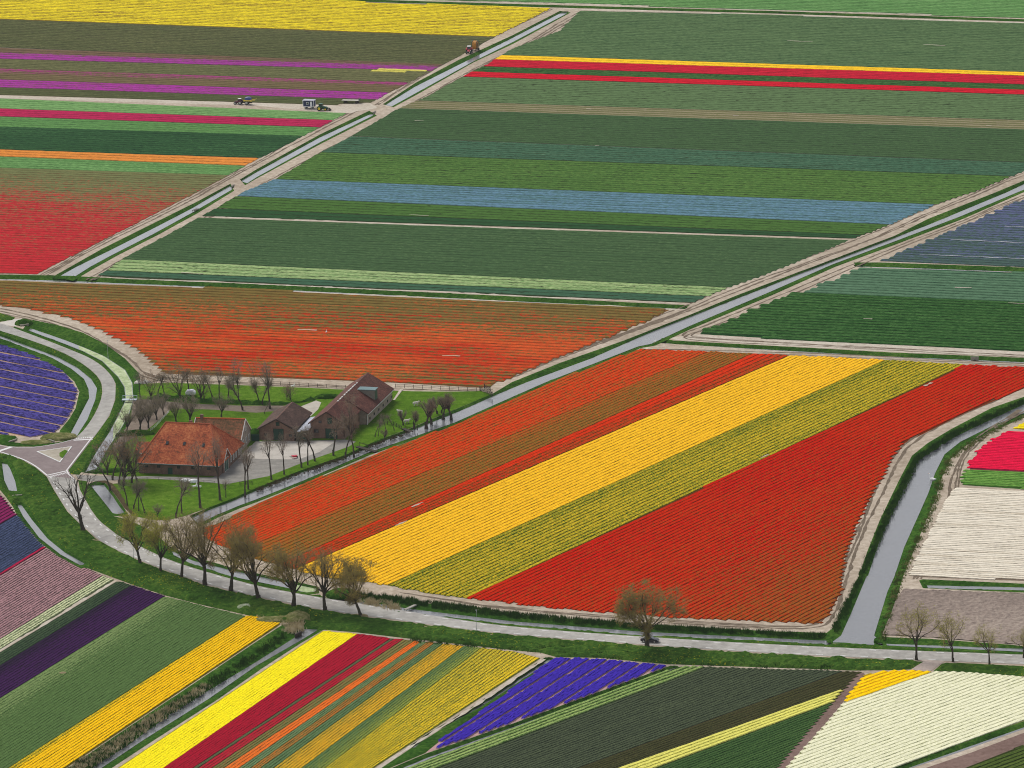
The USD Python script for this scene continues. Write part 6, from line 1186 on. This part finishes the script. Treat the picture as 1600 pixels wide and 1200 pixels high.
for y in (-.52, .52): part(car, 'headlight', MB().obox(2.02, 2.16, y - .16, y + .16, .56, .70, .03).arr(), paint('headlight_glass', (.8, .8, .82), .1, .6, .05, 1.0)); part(car, 'tail_light', MB().obox(-2.17, -2.08, y - .18, y + .18, .66, .80, .03).arr(), paint('tail_light_red', (.35, .01, .01), .2, .5, .1, 1.0))
for y in (-.93, .93): part(car, 'mirror', MB().obox(.62, .78, y - .08, y + .08, .92, 1.04, .02).arr(), BLACK)
part(car, 'bumper', MB().obox(2.10, 2.24, -.62, .62, .34, .50, .04).arr(), BLACK); part(car, 'number_plate', MB().box(2.241, 2.25, -.26, .26, .40, .50).arr(), paint('yellow_plate', (.7, .5, .04), .5, .3, .05, 1.0))

def tractor(label, px, rot, bodym, rimm, roofm, loader=False, s=1.0):
    o = G(*px); t = thing('tractor', label, 'tractor', (o[0], o[1], .02), rot, None, (s, s, s))
    part(t, 'bonnet', loft([ring(.15, .42, .75, 1.5, .1), ring(1.4, .40, .8, 1.46, .1), ring(2.0, .34, .85, 1.34, .1), ring(2.12, .28, .9, 1.25, .08)]), bodym, smooth=35)
    part(t, 'chassis', MB().obox(-1.1, 2.05, -.28, .28, .5, .85, .05).arr(), DARKW)
    part(t, 'cab_glass', MB().hull([(-1.0, -.72, 1.25), (-1.0, .72, 1.25), (.25, -.7, 1.25), (.25, .7, 1.25), (-.92, -.62, 2.45), (-.92, .62, 2.45), (.1, -.6, 2.45), (.1, .6, 2.45)]).arr(), GLASS)
    fr = MB()
    for x0, x1 in ((-1.0, -.92), (.25, .1)):
        for y in (-1, 1): fr.tube((x0, y * .72, 1.2), (x1, y * .63, 2.46), .05)
    part(t, 'cab_frame', fr.arr(), bodym); part(t, 'roof', MB().obox(-1.1, .3, -.74, .74, 2.46, 2.64, .06).arr(), roofm)
    for y in (-.95, .95): wheel(t, (-.75, y, .86), .86, .48, rimm); part(t, 'mudguard', MB().prism([(-1.6, y - .26, 1.45), (-1.1, y - .26, 1.80), (-.3, y - .26, 1.80), (.1, y - .26, 1.4), (.05, y - .26, 1.34), (-.34, y - .26, 1.73), (-1.08, y - .26, 1.73), (-1.55, y - .26, 1.4)], (0, .52, 0)).arr(), bodym)
    for y in (-.82, .82): wheel(t, (1.62, y, .58), .58, .36, rimm)
    part(t, 'exhaust', MB().tube((.95, -.36, 1.4), (.95, -.36, 2.5), .05).arr(), DARKW)
    for y in (-.2, .2): part(t, 'headlight', MB().obox(2.1, 2.15, y - .09, y + .09, 1.05, 1.17, .015).arr(), _mats['headlight_glass'])
    if loader:
        ar = MB()
        for y in (-.6, .6): ar.tube((-.1, y, 1.6), (1.7, y, 1.35), .09); ar.tube((1.7, y, 1.35), (2.9, y, .6), .09)
        part(t, 'loader_arm', ar.arr(), bodym); part(t, 'bucket', MB().hull([(2.85, -.9, .15), (2.85, .9, .15), (2.8, -.9, .95), (2.8, .9, .95), (3.6, -.9, .12), (3.6, .9, .12)]).arr(), DARKW)
    return t
JG = paint('tractor_green', (.014, .10, .045), .4, .4, .15, 2.0); JY = paint('tractor_yellow', (.75, .55, .03), .5, .3, .1, 2.0); TR = paint('tractor_red', (.50, .025, .05), .4, .4, .15, 2.0); LG = paint('rim_grey', (.42, .44, .42), .5, .3, .15, 2.0)
rA = direction((0, 149), (400, 160))
tractor('dark green tractor with yellow wheels and front loader beside the blue site hut', (503, 172.5), rA, JG, JY, JG, True, .95)
ang = direction((800, 50), (738, 84))
tractor('red tractor with white cab roof coming down the ditch track with a hose reel', (733, 83), ang + .25, TR, LG, paint('white_cab_roof', (.75, .75, .73), .5, .3, .1, 2.0), False, 1.0)
# hose reel trailer behind the red tractor
o = G(743, 79); hr = thing('hose_reel_trailer', 'big orange brown hose reel on a trailer behind the red tractor', 'trailer', (o[0], o[1], .02), ang + .1)
HOSE = paint('orange_brown_hose', (.60, .27, .04), .6, .3, .3, 4.0); DKG = paint('dark_teal_steel', (.02, .05, .05), .5, .4, .2, 2.0)
for y in np.linspace(-.75, .75, 8): part(hr, 'hose_coil', MB().disc((0, y, 2.15), (0, 1, 0), 1.62 if abs(y) < .7 else 1.5, .19, 26).arr(), HOSE, smooth=30)
for y in (-.98, .98):
    rimv = MB()
    for k in range(24):
        a0, a1 = k * math.pi / 12, (k + 1) * math.pi / 12; rimv.tube((1.85 * math.cos(a0), y, 2.15 + 1.85 * math.sin(a0)), (1.85 * math.cos(a1), y, 2.15 + 1.85 * math.sin(a1)), .09, n=5)
    for k in range(8): a0 = k * math.pi / 4; rimv.tube((0, y, 2.15), (1.8 * math.cos(a0), y, 2.15 + 1.8 * math.sin(a0)), .05, n=5)
    part(hr, 'reel_flange', rimv.arr(), DKG)
part(hr, 'frame', MB().obox(-1.9, 2.6, -.9, -.75, .65, .85, .03).obox(-1.9, 2.6, .75, .9, .65, .85, .03).obox(-.2, .2, -1.15, 1.15, .45, .65, .03).tube((2.6, -.8, .75), (4.0, 0, .7), .07).tube((2.6, .8, .75), (4.0, 0, .7), .07).arr(), DKG)
for y in (-1.25, 1.25): wheel(hr, (-.3, y, .5), .5, .3, LG)
# second tractor with sprayer at the far left track
tractor('dark tractor with a white cab carrying a crop sprayer on the pale track', (373.5, 163), rA + math.pi, paint('dark_red_tractor', (.10, .02, .03), .5, .3, .2, 2.0), LG, _mats['white_cab_roof'], False, .82)
o = G(385, 163.2); sp = thing('crop_sprayer', 'yellow crop sprayer with blue tank mounted behind the dark tractor', 'sprayer', (o[0], o[1], .02), rA + math.pi)
part(sp, 'tank', loft([ring(-1.9, .6, 1.5, 2.5, .2), ring(-1.2, .85, 1.2, 2.75, .3), ring(-.2, .85, 1.2, 2.75, .3), ring(.3, .6, 1.4, 2.5, .2)]), paint('blue_tank', (.03, .06, .20), .4, .4, .1, 2.0), smooth=40)
part(sp, 'boom', MB().obox(-2.6, .6, -1.3, -1.15, 1.45, 1.75, .03).obox(-2.6, .6, 1.15, 1.3, 1.45, 1.75, .03).tube((-2.6, -1.2, 1.6), (-3.6, -1.2, 1.9), .06).tube((-2.6, 1.2, 1.6), (-3.6, 1.2, 1.9), .06).arr(), JY)
part(sp, 'chassis', MB().obox(-2.2, 2.4, -.3, .3, .55, .8, .04).arr(), DARKW)
for y in (-.9, .9): wheel(sp, (-.4, y, .75), .75, .35, LG)
# blue site hut on wheels
o = G(475, 169.2); hut = thing('site_hut', 'dark blue mobile site hut with white edges, a window and a white door', 'hut', (o[0], o[1], 0), rA)
NB = paint('navy_boards', (.018, .028, .075), .6, .3, .2, 1.0); WB_ = paint('white_edge', (.68, .69, .70), .6, .2, .1, 2.0); hw_, hl, z0, z1 = 1.15, 4.1, .75, 3.0
part(hut, 'body', MB().box(.06, hl - .06, -hw_ + .05, hw_ - .05, z0 + .02, z1).arr(), NB)
part(hut, 'corner_post', MB().box(0, .16, -hw_, -hw_ + .16, z0, z1).box(hl - .16, hl, -hw_, -hw_ + .16, z0, z1).box(0, .16, hw_ - .16, hw_, z0, z1).box(hl - .16, hl, hw_ - .16, hw_, z0, z1).arr(), WB_)
part(hut, 'sill_beam', MB().box(.163, hl - .163, -hw_, -hw_ + .2, z0, z0 + .22).arr(), WB_); part(hut, 'roof', MB().obox(-.15, hl + .15, -hw_ - .15, hw_ + .15, z1 + .003, z1 + .18, .05).arr(), paint('lavender_grey_roof', lin(168, 168, 182), .5, .3, .15, 1.5))
f = part(hut, 'window', MB().box(1.25, 2.25, -hw_ + .02, -hw_ + .047, 1.75, 2.5).arr(), WB_); part(f, 'pane', MB().box(1.36, 2.14, -hw_ + .005, -hw_ + .018, 1.86, 2.39).arr(), GLASS)
part(hut, 'door', MB().box(2.75, 3.5, -hw_ + .01, -hw_ + .047, z0 + .24, 2.75).arr(), WB_)
for x in (.9, 3.2):
    for y in (-.85, .85): wheel(hut, (x, y, .38), .38, .2, LG)
part(hut, 'drawbar', MB().tube((hl, -.4, .6), (hl + 1.2, 0, .55), .06).tube((hl, .4, .6), (hl + 1.2, 0, .55), .06).arr(), DARKW)
# flat trailer
o = G(535, 160.6); ft = thing('flat_trailer', 'long flat bed farm trailer parked on the pale concrete yard', 'trailer', (o[0], o[1], .02), rA)
for k in range(6): part(ft, 'deck_plank', MB().box(0, 6.6, -1.1 + k * .37, -1.1 + k * .37 + .355, 1.0, 1.08).arr(), paint('pale_deck_board', lin(176, 172, 160), .8, .2, .2, 1.0))
part(ft, 'frame', MB().obox(.1, 6.5, -.5, -.35, .72, .997, .03).obox(.1, 6.5, .35, .5, .72, .997, .03).tube((6.5, 0, .8), (8.0, 0, .6), .06).arr(), DARKW); part(ft, 'headboard', MB().box(6.5, 6.6, -1.1, 1.1, 1.083, 1.7).arr(), DKG)
for x in (1.2, 5.6):
    for y in (-.85, .85): wheel(ft, (x, y, .45), .45, .25, DARKW)
# white covered trailer in the rear garden
o = G(291, 618.5); wt = thing('white_trailer', 'small white covered trailer parked in the rear tree row', 'trailer', (o[0], o[1], .05), FA)
part(wt, 'body', loft([ring(0, .8, .5, 1.2, .15), ring(.3, .95, .45, 1.6, .2), ring(2.2, .95, .45, 1.65, .2), ring(2.7, .8, .5, 1.25, .15)]), WB_, smooth=40); part(wt, 'cover', loft([ring(.35, .8, 1.62, 1.75, .05), ring(2.1, .8, 1.68, 1.82, .05)]), paint('lilac_cover', lin(200, 198, 214), .6, .2, .1, 2.0)); part(wt, 'drawbar', MB().tube((2.6, 0, .6), (3.8, 0, .5), .05).arr(), DARKW)
for y in (-.9, .9): wheel(wt, (1.2, y, .32), .32, .18, LG)
# bales, tarpaulin, red toy, trough
def bale(label, px, col, sc=(1.5, .7, .6), name='wrapped_bale', cat='bale'):
    o = G(*px); v, f = sphere_mesh(1.0, 3, sc, (o[0], o[1], sc[2] * .8)); v = v + .12 * (meshkit.noise(v * 2.3, 7)[:, None] - .5) ; top(name, (v, f), col, label, cat, smooth=True)
WB2 = paint('white_bale_film', (.74, .75, .76), .4, .3, .1, 2.0)
bale('white wrapped bale by the drive fence, left one', (290.5, 753.5), WB2); bale('white wrapped bale by the drive fence, right one', (302.5, 754.5), WB2)
o = G(460, 716); rt = thing('red_wheelbarrow', 'small red wheelbarrow left on the pale concrete apron', 'wheelbarrow', (o[0], o[1], .04), .4)
part(rt, 'tray', MB().hull([(-.5, -.35, .35), (-.5, .35, .35), (.5, -.3, .3), (.5, .3, .3), (-.75, -.5, .8), (-.75, .5, .8), (.8, -.45, .7), (.8, .45, .7)]).arr(), TR); wheel(rt, (.85, 0, .22), .22, .1, LG); part(rt, 'handle', MB().tube((.8, -.3, .3), (-1.4, -.35, .6), .04).tube((.8, .3, .3), (-1.4, .35, .6), .04).tube((-.6, -.3, .4), (-.6, -.3, 0), .03).tube((-.6, .3, .4), (-.6, .3, 0), .03).arr(), DARKW)
WF_ = paint('white_feathers', (.80, .80, .77), .8, .1, .08, 3.0); WOOL = paint('cream_wool', (.60, .58, .50), .95, .05, .15, 4.0); BEAK = paint('orange_beak', (.6, .22, .03), .5, .3, .1, 3.0)
def blob(pts, ref=.06):
    import manifold3d as m3
    tot = m3.Manifold()
    for (p, r), (q, s) in pts:
        A = m3.Manifold.sphere(r, 14).translate(tuple(p)); B = m3.Manifold.sphere(s, 14).translate(tuple(q)); tot += m3.Manifold.batch_hull([A, B])
    v, f, _ = meshkit.arrays(tot); t = trimesh.Trimesh(v, f); t = t.subdivide(); trimesh.smoothing.filter_taubin(t, iterations=8); return t.vertices, t.faces
def goose(label, px, rot, s=1.0, z=0.0, grp=None):
    o = G(*px) if z == 0 else G(*px, z); g = thing('goose', label, 'bird', (o[0], o[1], z), rot, grp, (s, s, s))
    zz = .42 if z == 0 else .12
    part(g, 'body', blob([(((-.28, 0, zz), .16), ((.15, 0, zz), .19)), (((-.3, 0, zz + .02), .12), ((-.55, 0, zz + .1), .03)), (((.22, 0, zz + .05), .12), ((.36, 0, zz + .38), .05)), (((.36, 0, zz + .38), .05), ((.38, 0, zz + .58), .05)), (((.38, 0, zz + .58), .06), ((.45, 0, zz + .58), .055))]), WF_, smooth=True)
    part(g, 'beak', MB().tube((.48, 0, zz + .57), (.62, 0, zz + .54), .035, .012, 6).arr(), BEAK)
    if z == 0: part(g, 'leg', MB().tube((0, -.08, 0), (0, -.08, zz - .1), .02).arr(), BEAK); part(g, 'leg', MB().tube((.03, .08, 0), (.03, .08, zz - .1), .02).arr(), BEAK)
goose('white goose on the front lawn right of the low bare tree', (304.5, 763), .3, 1.5); goose('white goose on the front lawn next to the tall slim trunk', (311, 763.5), 2.8, 1.5)
goose('lone white bird standing in the orange red tulips', (510, 520.5), 1.2, 1.0); goose('white swan swimming near the right bank of the canal', (1457, 750), 2.4, 2.2, WZ); goose('white bird on the bank where the long ditch meets the dark green field', (1023, 536.5), .5, 1.3)
goose('white goose under the tree clump left of the farmhouse', (193, 722.5), 1.0, 1.4); goose('white goose on the rear lawn near the dark fence corner', (458, 606), .2, 1.4)
def sheep(label, px, rot, s=1.0):
    o = G(*px); g = thing('sheep', label, 'sheep', (o[0], o[1], .1), rot, 'sheep on the rear lawn', (s, s, s))
    part(g, 'body', blob([(((-.45, 0, .68), .30), ((.35, 0, .70), .31)), (((.5, 0, .82), .18), ((.78, 0, .92), .12)), (((.78, 0, .92), .12), ((.98, 0, .84), .07)), (((-.4, -.17, .5), .12), ((-.42, -.17, .03), .045)), (((-.4, .17, .5), .12), ((-.42, .17, .03), .045)), (((.35, -.17, .5), .11), ((.36, -.17, .03), .045)), (((.35, .17, .5), .11), ((.36, .17, .03), .045)), (((-.7, 0, .75), .07), ((-.8, 0, .5), .04))]), WOOL, smooth=True)
    part(g, 'ear', MB().tube((.74, -.1, 1.0), (.72, -.28, .98), .04, .02, 5).arr(), WOOL); part(g, 'ear', MB().tube((.74, .1, 1.0), (.72, .28, .98), .04, .02, 5).arr(), WOOL)
sheep('white sheep grazing alone in the middle of the right lawn', (650, 634.5), .4, 1.25); sheep('white sheep on the lawn close to the large barn', (625, 647.5), 2.6, 1.2); sheep('pale sheep lying by the willows above the pen', (636, 662), .2, 1.2)
for i, (x, y) in enumerate([(646, 659), (652, 668)]): pole(['left bare stake standing by the ditch between pen and willows', 'right bare stake standing by the ditch between pen and willows'][i], (x, y + 4), 2.4, False, .09, DARKW)
# ------------------------------------------------------------------ the hazy air
hz = usdkit.material(stage, '/World/Looks/haze_air', {'v': ('principled_volume', {'color': (.93, .96, 1.0), 'density': HAZE_DENSITY, 'anisotropy': .2})}, [], volume='v.volume')
b = MB().box(-2700, 2700, -40, 6100, -1.6, CAM_H + 12)
if HAZE_DENSITY > 0: top('haze', b.arr(), hz, 'thin bluish haze in the air over the fields', 'haze', kind='stuff')
